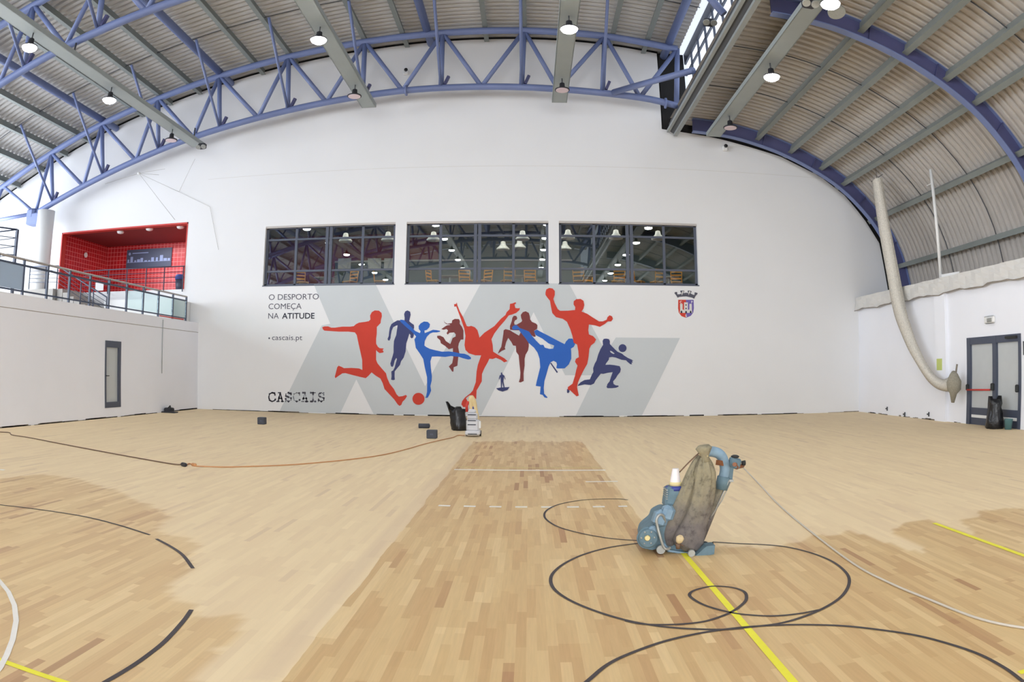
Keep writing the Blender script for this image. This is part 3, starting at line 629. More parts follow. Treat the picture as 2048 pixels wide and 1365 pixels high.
# purlins run the length of the hall under the sheets
px_ = [-25, -23.4, -21.9, -20.45, -19.1, -16.25, -14.85, -13.45, -10.6, -9.15, -7.65, -6.15, -4.68, -1.6, -.16, 1.3, 3.1, 4.4]
for x in px_:
    z = zc(x) + .36; mb = MB()
    mb.box(x - .03, YB, z - .24, x + .03, YF - .3, z).box(x - .09, YB, z - .25, x + .09, YF - .3, z - .225)
    mb.build('purlin', 'purlin', CE)
for x in (-17.68, -12.05, -3.75, 5.2):
    MB().tube([(x, YB, zc(x) + .16), (x, YF - .3, zc(x) + .16)], .15, 12).build('ridge_pipe', 'blue_steel', CE)
VP = [6.9, 8.3, 9.58, 10.83, 11.93, 13.1, 14.0]
def vz(x, tab=VAULT): return interp(x, tab)
for k, x in enumerate(VP):
    i = min(range(len(RIBs)), key=lambda q: abs(RIBs[q][0] - x)); x0, z0 = RIBs[i]; nx_, nz_ = offs(RIBs, .54)[i]
    bx, bz = offs(RIBs, .20)[i]; t = Vector((nx_ - bx, 0, nz_ - bz)).normalized(); sd = Vector((t.z, 0, -t.x))
    for ya, yb in ((YB, YF - .4),):
        mb = MB(); c = Vector(((nx_ + bx) / 2, 0, (nz_ + bz) / 2)); hgt = .34
        mb.bar((c.x, ya, c.z), (c.x, yb, c.z), .06, hgt, up=t).bar((bx, ya, bz), (bx, yb, bz), .17, .03, up=t)
    mb.build('purlin', 'purlin', CV)
# sag rods, thin dark lines across the sheets at the third points of each bay
ry = []
for a, b in zip(FR[:-1], FR[1:]): ry += [b + (a - b) / 3, b + 2 * (a - b) / 3]
SB = [(x, z - .12) for x, z in SHEET]; VB = offs(RIBs, .42)
for y in ry:
    MB().tube([(x, y, z) for x, z in SB[::2]], .016, 4).build('sag_rod', 'rod', CE)
    MB().tube([(x, y, z) for x, z in VB[::2]], .018, 4).build('sag_rod', 'rod', CV)
# edge beam and clerestory
eb = thing('edge_beam', 'long grey channel beam along the edge of the vault under the clerestory', 'beam', (5.4, YF - .5, 10.3))
MB().box(5.08, YB, 10.34, 5.18, YF - .5, 10.44).build('upper_flange', 'grey_steel', eb)
MB().prism([(5.18, YB, 10.4), (5.36, YB, 10.28), (5.36, YB, 10.6), (5.18, YB, 10.7)], (0, YF - .5 - YB, 0)).build('web', 'rod', eb)
MB().box(5.33, YB, 10.2, 5.47, YF - .5, 10.29).box(5.4, YB, 10.28, 5.44, YF - .5, 10.6).build('lower_flange', 'grey_steel', eb)
cw = thing('window_5', 'bright clerestory glazing strip between the two roofs', 'window', (6.1, 3, 11), kind='structure')
mb = MB().box(6.02, YB, 10.95, 6.1, YW, 11.05).box(6.02, YB, 12.85, 6.1, YW, 12.91).box(6.02, YB, 13.35, 6.1, YW, 13.8)
for y in frange(YB, YW, 1.1): mb.box(6.02, y, 10.95, 6.1, y + .04, 13.5)
mb.build('frame', 'frame_dark', cw)
MB().box(6.12, YB, 10.9, 6.14, YW, 13.7).build('pane', 'sky_glass', cw)

# ================================================================ trusses and ribs
TOPN = [(-26.2, 8.42), (-23.5, 9.5), (-20.5, 10.66), (-17.68, 11.6), (-14.85, 12.33), (-12.05, 12.93), (-9.12, 13.42), (-6.1, 13.77), (-3.17, 13.97), (-.16, 14.0), (2.8, 13.82), (5.5, 13.42)]
BOTN = [(-21.0, 8.0), (-18.25, 8.92), (-15.55, 9.73), (-12.88, 10.41), (-10.1, 10.93), (-7.39, 11.32), (-4.54, 11.6), (-1.68, 11.66), (1.03, 11.56), (3.97, 11.31), (5.35, 11.05)]
def truss(y, label):
    t = thing('roof_truss', label, 'truss', (-7, y, 8.0), 'blue tubular roof trusses')
    P = lambda q, r=.0: (q[0], y, q[1])
    MB().tube(spl([P(q) for q in TOPN], 5), .135, 14).build('top_chord', 'blue_steel', t)
    MB().tube(spl([P(q) for q in BOTN], 5), .125, 14).build('bottom_chord', 'blue_steel', t)
    for j in range(2, 11):                                   # every top node: post, two diagonals, a brace out to the purlins
        T = TOPN[j]; b0, b1 = BOTN[j - 2], BOTN[j - 1]
        for b in (b0, b1): MB().tube([P(T), P(b)], .085, 10).build('diagonal', 'blue_steel', t)
        m = ((b0[0] + b1[0]) / 2 * .6 + T[0] * .4, 0); zb = interp(m[0], BOTN)
        MB().tube([P(T), (m[0], y, zb)], .095, 10).build('post', 'blue_steel', t)
        MB().tube([(m[0], y - .05, zb + .08), (m[0], y - 3.0, zc(m[0]) + .12)], .055, 8).build('knee_brace', 'blue_steel', t)
        MB().bbox((m[0] + .2, y - .05, zb + .3), (.1, .12, .35), Matrix.Rotation(.4, 3, 'Y')).build('clamp_plate', 'blue_dark', t)
    T = TOPN[11]; MB().tube([P(T), (5.3, y, 11.1)], .1, 10).build('post', 'blue_steel', t)
    MB().tube([P(T), P(BOTN[9])], .085, 10).build('diagonal', 'blue_steel', t)
    MB().tube([P((-23.5, 9.5)), P((-21, 8.0))], .07, 8).tube([P((-23.5, 9.5)), P((-24.2, 7.95))], .07, 8).tube([P((-24.5, 7.9)), P((-21, 8.0))], .09, 8).build('end_member', 'blue_steel', t)
    for q in (4.9, -4.4):
        z = interp(q, BOTN); MB().lathe((q, y, z), [(.2, -.03), (.2, .03)], 16, (1, 0, 0)).build('splice_flange', 'blue_steel', t)
    return t
tl = ['blue tubular roof truss against the mural wall', 'blue tubular roof truss at the upper left, one bay nearer', 'blue tubular roof truss above the camera', 'blue tubular roof truss behind the camera', 'blue tubular roof truss at the far end behind the camera']
for y, l in zip([22.85, 14.0, 5.2, -3.6, -12.4], tl): truss(y, l)
MB_ = thing('clerestory_brace', 'slanting blue tube from the truss end down to the edge beam', 'brace', (4.5, 22.5, 11.3))
MB().tube([(3.0, 22.7, 11.42), (5.2, 19.6, 11.0)], .11, 10).build('strut', 'blue_steel', MB_)
m2 = thing('clerestory_strut', 'blue tube dropping from the upper roof to the edge beam in front of the glazing', 'brace', (5, 15, 12))
p = atX(1398, 0, 4.9); q = atX(1450, 42, 5.15); MB().tube([(4.2, q.y + .1, 12.35), (5.15, q.y, 10.9)], .11, 10).build('strut', 'blue_steel', m2)
def rib(y, label, w=.24):
    t = thing('vault_rib', label, 'beam', (9.5, y, 9.0), 'blue ribs of the vault')
    RR = [p for p in RIBs if p[0] > 5.6]; mb = MB().sweepY(RR, y - w / 2, y + w / 2, .03); mb.build('lower_flange', 'blue_steel', t)
    MB().sweepY(offs(RR, .03), y - .02, y + .02, .48).build('web', 'blue_dark', t)
    MB().sweepY(offs(RR, .5), y - w / 2, y + w / 2, .03).build('upper_flange', 'blue_steel', t)
    for k in range(6, len(RIBs) - 2, 7):
        a = RIBs[k]; b = offs(RIBs, .5)[k]; MB().bar((a[0], y, a[1]), (b[0], y, b[1]), .02, w * .9, up=(0, 1, 0)).build('stiffener', 'blue_dark', t)
for y, l in ((23.35, 'curved blue rib of the vault hard against the mural wall'), (14.25, 'curved blue rib sweeping across the upper right'), (5.3, 'curved blue rib above the camera'), (-3.6, 'curved blue rib behind the camera'), (-12.4, 'curved blue rib at the far end behind the camera')): rib(y, l)

# ================================================================ lighting trays and high-bay lamps
def lamp_proto():
    l = thing('high_bay_lamp', '', 'lamp', (0, 0, 0), 'round high-bay lamps under the trays')
    MB().lathe((0, 0, 0), [(.235, 0), (.235, .03), (.16, .07), (.09, .1), (.08, .24), (.05, .26)], 24).build('housing', 'black_matte', l)
    MB().tube([(0, 0, .26), (0, 0, .42)], .02, 6).build('hook', 'rod', l); return l
on = lamp_proto(); MB().lathe((0, 0, 0), [(.02, -.10), (.14, -.085), (.2, -.045), (.225, .0), (.2, .006)], 24).build('diffuser', 'lamp_on', on)
off = lamp_proto(); MB().lathe((0, 0, 0), [(.205, -.012), (.205, .004)], 24).build('diffuser', 'lamp_off', off)
LT = [(-12.42, 9.45, 'leftmost tray'), (-5.65, 10.42, 'second tray from the left'), (1.06, 10.45, 'tray at the middle'), (6.5, 9.38, 'tray under the vault')]
yon = [16.2, 12.0, 7.6, 3.2, -1.2, -5.6, -10]; used = {'on': 0, 'off': 0}
wh = {0: 'nearest the mural wall', 1: 'next towards the camera'}
for x, z, nm in LT:
    tr = thing('lighting_tray', 'wide grey steel lighting tray, ' + {'leftmost tray': 'the leftmost one', 'second tray from the left': 'second from the left', 'tray at the middle': 'over the mural centre', 'tray under the vault': 'under the right vault'}[nm], 'lighting tray', (x, 22.4, z + .4), 'lighting trays hung under the roof')
    b = z + .42
    MB().box(x - .25, YB, b, x + .25, 22.5, b + .02).box(x - .26, YB, b, x - .24, 22.5, b + .14).box(x + .24, YB, b, x + .26, 22.5, b + .14).build('channel', 'tray', tr)
    for y in (22.1, 13.95, 5.2, -3.6, -12.4):
        MB().tube([(x, y, b + .02), (x, y, interp(x, BOTN) if x < 5 else interp(x, RIBs))], .03, 6).build('hanger', 'rod', tr)
    for i, y in enumerate(yon):
        lb = 'lit high-bay lamp under the %s, %s' % (nm, wh[i] if i < 2 else 'lamp %d from the mural' % (i + 1))
        dy = 0 if x > -12 else .0
        if used['on'] == 0: on.location = (x, y, z); on['label'] = lb
        else: dup(on, (x, y, z), 0, lb)
        used['on'] += 1
        lt = bpy.data.lights.new('high_bay_light', 'AREA'); lt.shape = 'DISK'; lt.size = .4; lt.energy = 680; lt.color = (.96, .98, 1)
        lo = bpy.data.objects.new('high_bay_light', lt); COL.objects.link(lo); lo.location = (x, y, z - .05)
    lb = 'unlit round high-bay lamp with a pinkish face under the ' + nm
    if used['off'] == 0: off.location = (x, 20.4, z); off['label'] = lb
    else: dup(off, (x, 20.4, z), 0, lb)
    used['off'] += 1
def flood(loc, label, rz=0):
    f = thing('twin_floodlight', label, 'floodlight', loc); x, y, z = loc
    MB().bbox((x, y, z), (.3, .22, .2), bev=.03).build('bracket_box', 'black_matte', f)
    for s in (-.11, .11): MB().lathe((x + s, y - .12, z - .08), [(.06, .1), (.1, .04), (.1, 0)], 14, (0, .5, .9)).build('lamp_head', 'sander_steel', f)
flood((-12.0, 22.1, 9.72), 'small twin emergency floodlight at the end of the leftmost tray')
flood((6.2, 12.5, 9.62), 'small twin emergency floodlight on the tray under the vault')
p = atX(1418, 45, 5.05); flood((p.x, p.y, p.z), 'twin floodlight at the clerestory above the edge beam')
sp_ = thing('wireless_antenna', 'pale round dish under the right vault tray', 'antenna', (6.95, 12.6, 9.6)); MB().lathe((6.95, 12.6, 9.55), [(.22, 0), (.22, .06), (.05, .1)], 20, (0, .3, 1)).build('disc', 'sander_steel', sp_)
for px, py, lb in ((812, 145, 'small white camera with a black lens high behind the truss'), (1450, 297, 'small white camera with a black lens below the vault edge')):
    p = atY(px, py, YW - .1); c = thing('wall_camera', lb, 'camera', p)
    MB().bbox(p, (.2, .16, .2), bev=.03).build('body', 'white', c); MB().lathe(p + Vector((.01, -.08, .07)), [(.07, 0), (.07, .05), (.03, .07)], 14, (0, -1, 0)).build('lens', 'black_plastic', c)
p = atY(278, 347, YW - 1.0); st = thing('stay_wires', 'white hub with thin stay wires on the white wall over the red recess', 'bracket', p)
MB().lathe(p, [(.07, -.05), (.08, .02), (.03, .06)], 12).build('hub', 'white', st)
for a in ((358, 384), (350, 440), (330, 338), (318, 350), (210, 368)):
    q = atY(a[0], a[1], YW - .05); MB().tube([p, q], .007, 4).build('wire', 'concrete', st)
q = atY(358, 384, YW - .05); MB().tube([q, atY(390, 318, 22.6)], .007, 4).tube([q, atY(420, 414, YW - .03), atY(437, 500, YW - .03)], .006, 4).build('wire', 'concrete', st)

# ================================================================ mural
MY = [YW - .003]
def poly(pts, sc_, ox, oy, name, m, parent, label=None):
    y = MY[0]; MY[0] -= .0012
    P = [atY(ox + a / sc_, oy + b / sc_, YW) for a, b in pts]
    for q in P: q.y = y
    area2 = sum(P[i - 1].x * P[i].z - P[i].x * P[i - 1].z for i in range(len(P)))
    if area2 < 0: P = P[::-1]
    o = MB().prism(P, (0, .001, 0)).build(name, m, parent)
    if label: o['label'] = label
    return o
MU = thing('sports_mural', 'painted mural of grey bands and coloured athlete silhouettes on the white wall', 'mural', (-2, YW, 0))
# floor line of the wall at the mural's foot
B = lambda p: poly(p, 1, 0, 0, 'grey_band', 'm_grey', MU)
B([(627.8, 569.5), (750.8, 567.8), (850.4, 773), (824, 829.5), (747.3, 828.5), (712.6, 759.2), (680.5, 827), (559, 823.5), (643.5, 651.4), (660.6, 647.9)])
B([(850.4, 773), (961.8, 567.3), (1137.7, 567.5), (1212, 706), (1190, 751), (1130.1, 751), (1067.2, 624.8), (962.5, 831), (823, 830)])
B([(1231.7, 675.5), (1359.9, 676.5), (1283.8, 831.4), (1151.7, 831.6), (1212, 706)])
Z1 = (6.661, 640, 615); Z2 = (6.661, 770, 615); Z3 = (6.0667, 870, 595); Z4 = (7.182, 990, 615); Z5 = (5.935, 1080, 570); Z6 = (11.371, 1140, 670)
poly([(785, 170), (795, 200), (830, 220), (890, 210), (895, 175), (930, 155), (985, 158), (998, 185), (995, 220), (1025, 260), (1045, 310), (1045, 380), (1045, 430), (1010, 432), (985, 480), (975, 530), (990, 610), (975, 680), (965, 780), (915, 800), (912, 858), (895, 858), (865, 810), (850, 790), (895, 745), (910, 670), (905, 600), (905, 545), (850, 560), (800, 515), (745, 480), (735, 440), (695, 405), (695, 380), (735, 378), (780, 400), (810, 450), (870, 490), (890, 440), (900, 410), (940, 390), (942, 360), (920, 335), (860, 340), (835, 365), (820, 345), (840, 310), (820, 290), (780, 300), (750, 290), (780, 270), (810, 250), (830, 240), (870, 235), (860, 228), (820, 225), (792, 205)], *Z2, 'dancer_silhouette', 'm_maroon', MU, 'maroon figure with flying hair and a bent leg')
poly([(30, 265), (60, 255), (110, 255), (150, 272), (200, 272), (300, 258), (400, 258), (450, 252), (480, 225), (520, 205), (600, 195), (650, 185), (672, 165), (668, 110), (690, 65), (730, 42), (785, 45), (820, 75), (825, 120), (812, 170), (808, 210), (785, 235), (758, 262), (757, 350), (748, 420), (748, 485), (770, 525), (795, 545), (850, 550), (835, 570), (850, 595), (835, 605), (795, 612), (765, 590), (748, 570), (748, 700), (765, 745), (810, 800), (880, 880), (895, 940), (930, 1020), (985, 1090), (1020, 1160), (1050, 1190), (1100, 1185), (1145, 1168), (1160, 1185), (1135, 1225), (1100, 1260), (1085, 1300), (1060, 1315), (1035, 1295), (990, 1230), (930, 1165), (860, 1090), (835, 1010), (805, 950), (740, 910), (688, 868), (650, 910), (610, 945), (540, 930), (440, 905), (340, 878), (300, 880), (240, 920), (205, 945), (198, 925), (215, 860), (230, 800), (248, 778), (290, 795), (320, 812), (420, 808), (520, 815), (565, 835), (562, 700), (540, 600), (515, 490), (490, 370), (465, 335), (380, 325), (250, 325), (150, 318), (60, 312), (40, 295)], *Z1, 'footballer_silhouette', 'm_red', MU, 'red footballer kicking')
poly([(255, 90), (270, 55), (300, 42), (335, 60), (342, 100), (330, 150), (322, 185), (350, 210), (385, 235), (388, 270), (380, 300), (385, 370), (375, 405), (355, 415), (338, 400), (340, 370), (325, 350), (305, 420), (285, 480), (275, 590), (250, 670), (215, 720), (200, 770), (165, 810), (130, 855), (128, 920), (132, 965), (110, 972), (82, 965), (88, 920), (85, 855), (110, 840), (130, 800), (145, 740), (160, 690), (150, 675), (130, 710), (115, 770), (100, 797), (80, 785), (72, 750), (90, 690), (105, 640), (115, 600), (115, 520), (120, 450), (130, 420), (150, 370), (160, 300), (168, 240), (150, 245), (110, 265), (90, 310), (78, 370), (75, 410), (60, 445), (40, 440), (35, 420), (50, 385), (55, 330), (65, 270), (85, 225), (120, 200), (165, 175), (215, 175), (260, 175), (262, 140)], *Z2, 'runner_silhouette', 'm_navy', MU, 'navy runner')
poly([(205, 165), (250, 170), (300, 215), (360, 270), (400, 315), (465, 345), (475, 320), (450, 290), (448, 250), (475, 215), (520, 190), (570, 195), (600, 225), (592, 265), (560, 300), (525, 310), (530, 345), (580, 325), (640, 300), (690, 305), (735, 315), (735, 325), (690, 335), (640, 335), (600, 350), (560, 390), (530, 450), (525, 510), (550, 530), (600, 555), (680, 575), (760, 592), (850, 588), (940, 600), (1000, 615), (1060, 620), (1110, 640), (1145, 670), (1145, 690), (1110, 697), (1040, 680), (980, 660), (880, 650), (800, 662), (700, 655), (625, 658), (605, 720), (610, 800), (625, 920), (622, 980), (605, 1050), (615, 1110), (595, 1160), (570, 1205), (535, 1210), (545, 1195), (560, 1130), (562, 1040), (560, 930), (530, 800), (510, 690), (460, 610), (410, 540), (400, 470), (392, 430), (415, 390), (390, 360), (350, 320), (290, 270), (230, 215), (200, 185)], *Z2, 'ballerina_silhouette', 'm_blue', MU, 'blue dancer with one leg raised level')
poly([(262, 60), (272, 100), (300, 170), (340, 240), (385, 350), (410, 355), (440, 347), (485, 365), (515, 400), (530, 450), (540, 490), (600, 430), (720, 350), (800, 260), (855, 215), (870, 180), (905, 145), (910, 80), (940, 75), (975, 60), (985, 72), (965, 90), (975, 130), (1005, 135), (1030, 130), (1025, 155), (985, 190), (935, 210), (895, 220), (850, 280), (780, 360), (720, 440), (685, 510), (700, 580), (705, 660), (760, 695), (840, 740), (880, 775), (840, 790), (800, 760), (740, 735), (700, 750), (660, 745), (640, 790), (600, 860), (570, 930), (568, 1020), (530, 1090), (505, 1130), (500, 1240), (480, 1220), (460, 1190), (420, 1190), (375, 1225), (390, 1250), (378, 1290), (370, 1330), (345, 1335), (320, 1300), (330, 1260), (365, 1215), (430, 1165), (460, 1130), (495, 1030), (505, 900), (520, 820), (560, 705), (490, 705), (410, 680), (370, 640), (358, 580), (370, 470), (355, 380), (320, 280), (280, 170), (258, 110), (235, 115), (232, 85), (258, 80)], *Z3, 'gymnast_silhouette', 'm_red', MU, 'red skater leaning back with one leg high')
poly([(370, 110), (400, 70), (440, 58), (485, 80), (500, 130), (505, 175), (530, 210), (590, 235), (610, 260), (605, 310), (560, 340), (585, 420), (560, 425), (520, 400), (485, 470), (485, 560), (475, 620), (440, 680), (425, 740), (425, 840), (410, 950), (412, 1060), (370, 1080), (342, 1075), (360, 1020), (365, 940), (350, 800), (340, 690), (305, 640), (300, 555), (260, 550), (235, 500), (190, 440), (160, 500), (140, 580), (150, 605), (100, 625), (40, 668), (60, 620), (90, 570), (105, 480), (120, 380), (125, 330), (150, 315), (215, 330), (245, 350), (345, 408), (366, 366), (355, 332), (270, 330), (216, 322), (215, 270), (240, 200), (250, 150), (270, 122), (305, 125), (320, 155), (310, 180), (290, 185), (275, 215), (280, 250), (310, 250), (380, 210), (390, 190), (375, 150)], *Z4, 'kickboxer_silhouette', 'm_maroon', MU, 'maroon kickboxer with a raised knee')
poly([(245, 290), (265, 265), (310, 255), (360, 300), (430, 325), (490, 350), (530, 410), (590, 480), (650, 540), (695, 540), (715, 580), (780, 598), (835, 595), (850, 550), (770, 520), (680, 450), (585, 400), (560, 345), (600, 320), (650, 350), (760, 405), (900, 480), (1000, 530), (1020, 490), (1060, 450), (1110, 450), (1130, 480), (1150, 530), (1130, 570), (1090, 595), (1095, 660), (1095, 740), (1060, 820), (1000, 878), (900, 880), (880, 870), (890, 820), (880, 790), (840, 770), (800, 790), (770, 850), (740, 960), (710, 1060), (700, 1160), (705, 1240), (755, 1295), (745, 1305), (710, 1295), (685, 1260), (645, 1250), (650, 1200), (655, 1140), (585, 1130), (600, 1060), (625, 960), (650, 860), (640, 740), (610, 650), (560, 580), (480, 510), (440, 450), (400, 400), (355, 345), (340, 320), (270, 325), (250, 315)], *Z4, 'martial_artist_silhouette', 'm_blue', MU, 'blue high-kicking martial artist')
poly([(793, 806), (806, 796), (903, 932), (888, 944)], *Z4, 'belt_end', 'm_navy', MU, 'navy belt end')
poly([(180, 1165), (180, 1145), (240, 1080), (330, 1030), (450, 1015), (500, 900), (530, 850), (525, 760), (560, 660), (600, 590), (640, 450), (690, 330), (750, 230), (740, 140), (765, 95), (820, 88), (880, 98), (905, 140), (905, 210), (960, 270), (1030, 340), (1080, 385), (1180, 430), (1240, 480), (1320, 530), (1400, 565), (1440, 590), (1405, 595), (1430, 630), (1395, 635), (1410, 675), (1370, 670), (1310, 620), (1270, 580), (1170, 570), (1040, 520), (960, 505), (890, 515), (880, 570), (820, 650), (805, 685), (900, 680), (1000, 690), (1130, 715), (1155, 780), (1140, 850), (1080, 920), (1040, 990), (980, 1060), (990, 1120), (1040, 1150), (1100, 1155), (1105, 1180), (1050, 1205), (960, 1215), (850, 1215), (830, 1190), (850, 1120), (900, 1060), (930, 960), (970, 850), (860, 865), (760, 890), (700, 885), (640, 960), (580, 1040), (545, 1110), (470, 1145), (330, 1130)], *Z6, 'volleyball_player_silhouette', 'm_navy', MU, 'navy volleyball player kneeling')
poly([(905, 365), (950, 375), (1015, 430), (985, 438), (925, 405)], *Z6, 'arm_gap', 'm_grey', MU)
poly([(320, 1240), (345, 1230), (350, 1270), (335, 1288), (320, 1280)], *Z5, 'shoe_mark', 'm_navy', MU)
poly([(65, 90), (75, 55), (110, 38), (150, 45), (175, 75), (175, 120), (158, 170), (175, 220), (210, 290), (240, 310), (330, 308), (415, 300), (418, 265), (398, 235), (400, 195), (430, 172), (480, 168), (515, 190), (525, 240), (515, 285), (492, 318), (560, 345), (620, 385), (700, 435), (745, 435), (790, 415), (800, 385), (825, 362), (855, 375), (865, 405), (845, 435), (805, 435), (770, 465), (710, 500), (650, 482), (580, 472), (572, 540), (580, 590), (630, 610), (665, 650), (645, 690), (605, 720), (585, 760), (575, 860), (560, 940), (520, 1010), (480, 1090), (450, 1160), (440, 1215), (450, 1270), (460, 1315), (435, 1325), (395, 1290), (360, 1255), (330, 1245), (330, 1215), (385, 1175), (415, 1080), (430, 1010), (445, 960), (415, 915), (425, 880), (460, 860), (455, 790), (440, 710), (400, 690), (385, 610), (360, 530), (320, 440), (270, 405), (190, 385), (145, 335), (130, 260), (118, 190), (85, 150), (65, 120)], *Z5, 'handball_player_silhouette', 'm_red', MU, 'red handball player holding a ball up')
def disc(px, py, r): return [(px + r * math.cos(a * math.pi / 18), py + r * math.sin(a * math.pi / 18)) for a in range(36)]
poly(disc(837.1, 798.2, 12.0), 1, 0, 0, 'ball_mark', 'm_red', MU, 'red football')
poly(disc(1193, 305, 90), *Z6, 'ball_mark', 'm_navy', MU, 'navy volleyball')
poly([(742, 1105), (800, 1095), (905, 1090), (880, 1125), (820, 1145), (770, 1130)], *Z3, 'surfboard_silhouette', 'm_navy', MU)
poly([(800, 915), (812, 912), (818, 935), (840, 950), (858, 1000), (850, 995), (835, 965), (830, 1020), (845, 1095), (832, 1095), (815, 1025), (812, 1095), (800, 1095), (797, 1000), (793, 965), (780, 1005), (775, 985), (785, 950), (800, 940)], *Z3, 'surfer_silhouette', 'm_navy', MU, 'tiny navy standing figure')

# lettering
def text_mesh(body, px0, px1, py_base, cap_px, m, name, parent, bold=False, fitw=True):
    c = bpy.data.curves.new(name, 'FONT'); c.body = body; c.size = 1.0; c.extrude = .001; c.resolution_u = 3
    if bold: c.offset = .018
    o = bpy.data.objects.new(name, c); COL.objects.link(o); bpy.context.view_layer.update()
    dg = bpy.context.evaluated_depsgraph_get(); me_ = bpy.data.meshes.new_from_object(o.evaluated_get(dg)); bpy.data.objects.remove(o); bpy.data.curves.remove(c)
    a, b = atY(px0, py_base, YW), atY(px1, py_base, YW); top_ = atY(px0, py_base - cap_px, YW).z
    xs_ = [v.co.x for v in me_.vertices]; zs_ = [v.co.y for v in me_.vertices]; sx = (b.x - a.x) / (max(xs_) - min(xs_)); sz = (top_ - a.z) / .70
    off = parent.location
    for v in me_.vertices:
        x, y, z = v.co; v.co = Vector((a.x + (x - min(xs_)) * sx, YW - .004 - (z + .001) * .4, a.z + y * sz)) - off
    me_.materials.clear(); me_.materials.append(M[m]); q = bpy.data.objects.new(name, me_); COL.objects.link(q); q.parent = parent; return q
SL = thing('wall_slogan', 'grey slogan O DESPORTO COMEÇA NA ATITUDE painted left of the mural', 'lettering', (-8.6, YW, 3))
text_mesh('O DESPORTO', 537.5, 637.5, 600.3, 11.2, 'm_text', 'slogan_line', SL)
text_mesh('COMEÇA', 537, 603, 618.8, 11.2, 'm_text', 'slogan_line', SL)
text_mesh('NA', 536.5, 557.5, 637.8, 11.2, 'm_text', 'slogan_line', SL)
text_mesh('ATITUDE', 564, 629, 637.8, 11.2, 'm_textdark', 'slogan_line', SL, True)
WA = thing('web_address', 'small grey lettering cascais.pt under the slogan', 'lettering', (-9, YW, 2.7))
text_mesh('cascais.pt', 544, 604.5, 680.5, 10.5, 'm_text', 'address_text', WA)
p = atY(538.5, 677, YW); MB().lathe((p.x, YW - .003, p.z), [(.035, 0), (.035, .002)], 10, (0, -1, 0)).build('bullet_mark', 'm_text', WA)
TC = thing('town_lettering', 'typewriter lettering CASCAIS in scattered dots low on the wall', 'lettering', (-8.5, YW, .6))
GL = {'C': [[(.9, .75), (.85, .95), (.5, 1), (.15, .85), (.05, .5), (.15, .15), (.5, 0), (.85, .1), (.95, .25)]],
      'A': [[(.05, 0), (.35, 0)], [(.65, 0), (.95, 0)], [(.2, 0), (.5, 1)], [(.25, 1), (.5, 1)], [(.5, 1), (.8, 0)], [(.3, .35), (.7, .35)]],
      'S': [[(.85, 1), (.85, .75)], [(.85, .85), (.5, 1), (.15, .85), (.15, .62), (.5, .5), (.85, .38), (.85, .15), (.5, 0), (.15, .15)], [(.12, .3), (.12, 0)]],
      'I': [[(.2, 1), (.8, 1)], [(.2, 0), (.8, 0)], [(.5, 0), (.5, 1)]]}
random.seed(5)
for n_, chx in enumerate('CASCAIS'):
    mb = MB(); x0 = 537 + n_ * 16.4; full = n_ < 2
    for st_ in GL[chx]:
        for (ax, az), (bx, bz) in zip(st_, st_[1:]):
            L_ = math.hypot(bx - ax, bz - az); k = max(2, int(L_ / (.09 if full else .15)))
            for i in range(k + 1):
                t = i / k; p = atY(x0 + (ax + (bx - ax) * t) * 14.5, 803.5 - (az + (bz - az) * t) * 17.5, YW)
                r = random.choice((.022, .028, .034)) if full else random.choice((.014, .018, .022, .04)); mb.lathe((p.x, YW - .008, p.z), [(r, 0), (r, .002)], 7, (0, -1, 0))
    mb.build('letter', 'm_text', TC)
# crest
CR = thing('painted_crest', 'small crest with red and purple shield, castle and grey crown right of the mural', 'crest', (5.6, YW, 3.9))
ZC = (17.06, 1330, 570); MY[0] = YW - .003
poly([(430, 490), (985, 490), (1000, 800), (975, 960), (890, 1080), (720, 1150), (550, 1090), (455, 960), (428, 800)], *ZC, 'shield_edge', 'white', CR)
poly([(450, 512), (715, 512), (715, 1130), (560, 1070), (470, 950), (445, 800)], *ZC, 'shield_half', 'm_red', CR, 'red half')
poly([(715, 512), (975, 512), (985, 800), (960, 950), (880, 1060), (715, 1130)], *ZC, 'shield_half', 'm_purple', CR, 'purple half')
for pts in ([(510, 650), (600, 650), (600, 840), (650, 860), (650, 600), (780, 600), (780, 860), (830, 840), (830, 650), (910, 650), (915, 860), (930, 960), (500, 960), (515, 860)],): poly(pts, *ZC, 'castle_mark', 'white_matte', CR)
for cx, cz in ((560, 930), (716, 940), (872, 935)): poly([(cx - 30, 965), (cx - 28, cz - 20), (cx, cz - 60), (cx + 28, cz - 20), (cx + 30, 965)], *ZC, 'castle_door', 'm_textdark', CR)
for cx, cz in ((716, 690), (716, 810)): poly([(cx - 20, cz - 22), (cx + 20, cz - 22), (cx + 20, cz + 22), (cx - 20, cz + 22)], *ZC, 'castle_window', 'm_textdark', CR)
poly([(320, 290), (340, 250), (410, 245), (420, 330), (520, 320), (555, 290), (520, 235), (520, 200), (650, 195), (650, 240), (620, 290), (720, 270), (800, 290), (770, 240), (780, 195), (900, 215), (900, 250), (860, 290), (950, 340), (1000, 350), (1010, 255), (1110, 280), (1100, 320), (1040, 380), (990, 480), (930, 440), (715, 395), (500, 410), (425, 440), (390, 370)], *ZC, 'mural_crown', 'm_text', CR)
poly([(590, 215), (640, 215), (600, 300), (570, 370), (560, 300)], *ZC, 'crown_highlight', 'white_matte', CR); poly([(820, 215), (870, 240), (830, 300), (800, 360), (800, 290)], *ZC, 'crown_highlight', 'white_matte', CR)
for ch_, a, b, y_ in (('C', 1359.5, 1363.5, 607), ('P', 1382.3, 1385.3, 607), ('S', 1370.4, 1373.6, 634.5)): 
    q = text_mesh(ch_, a, b, y_, 4.8, 'white', 'crest_letter', CR, True); q.location.y = -.012

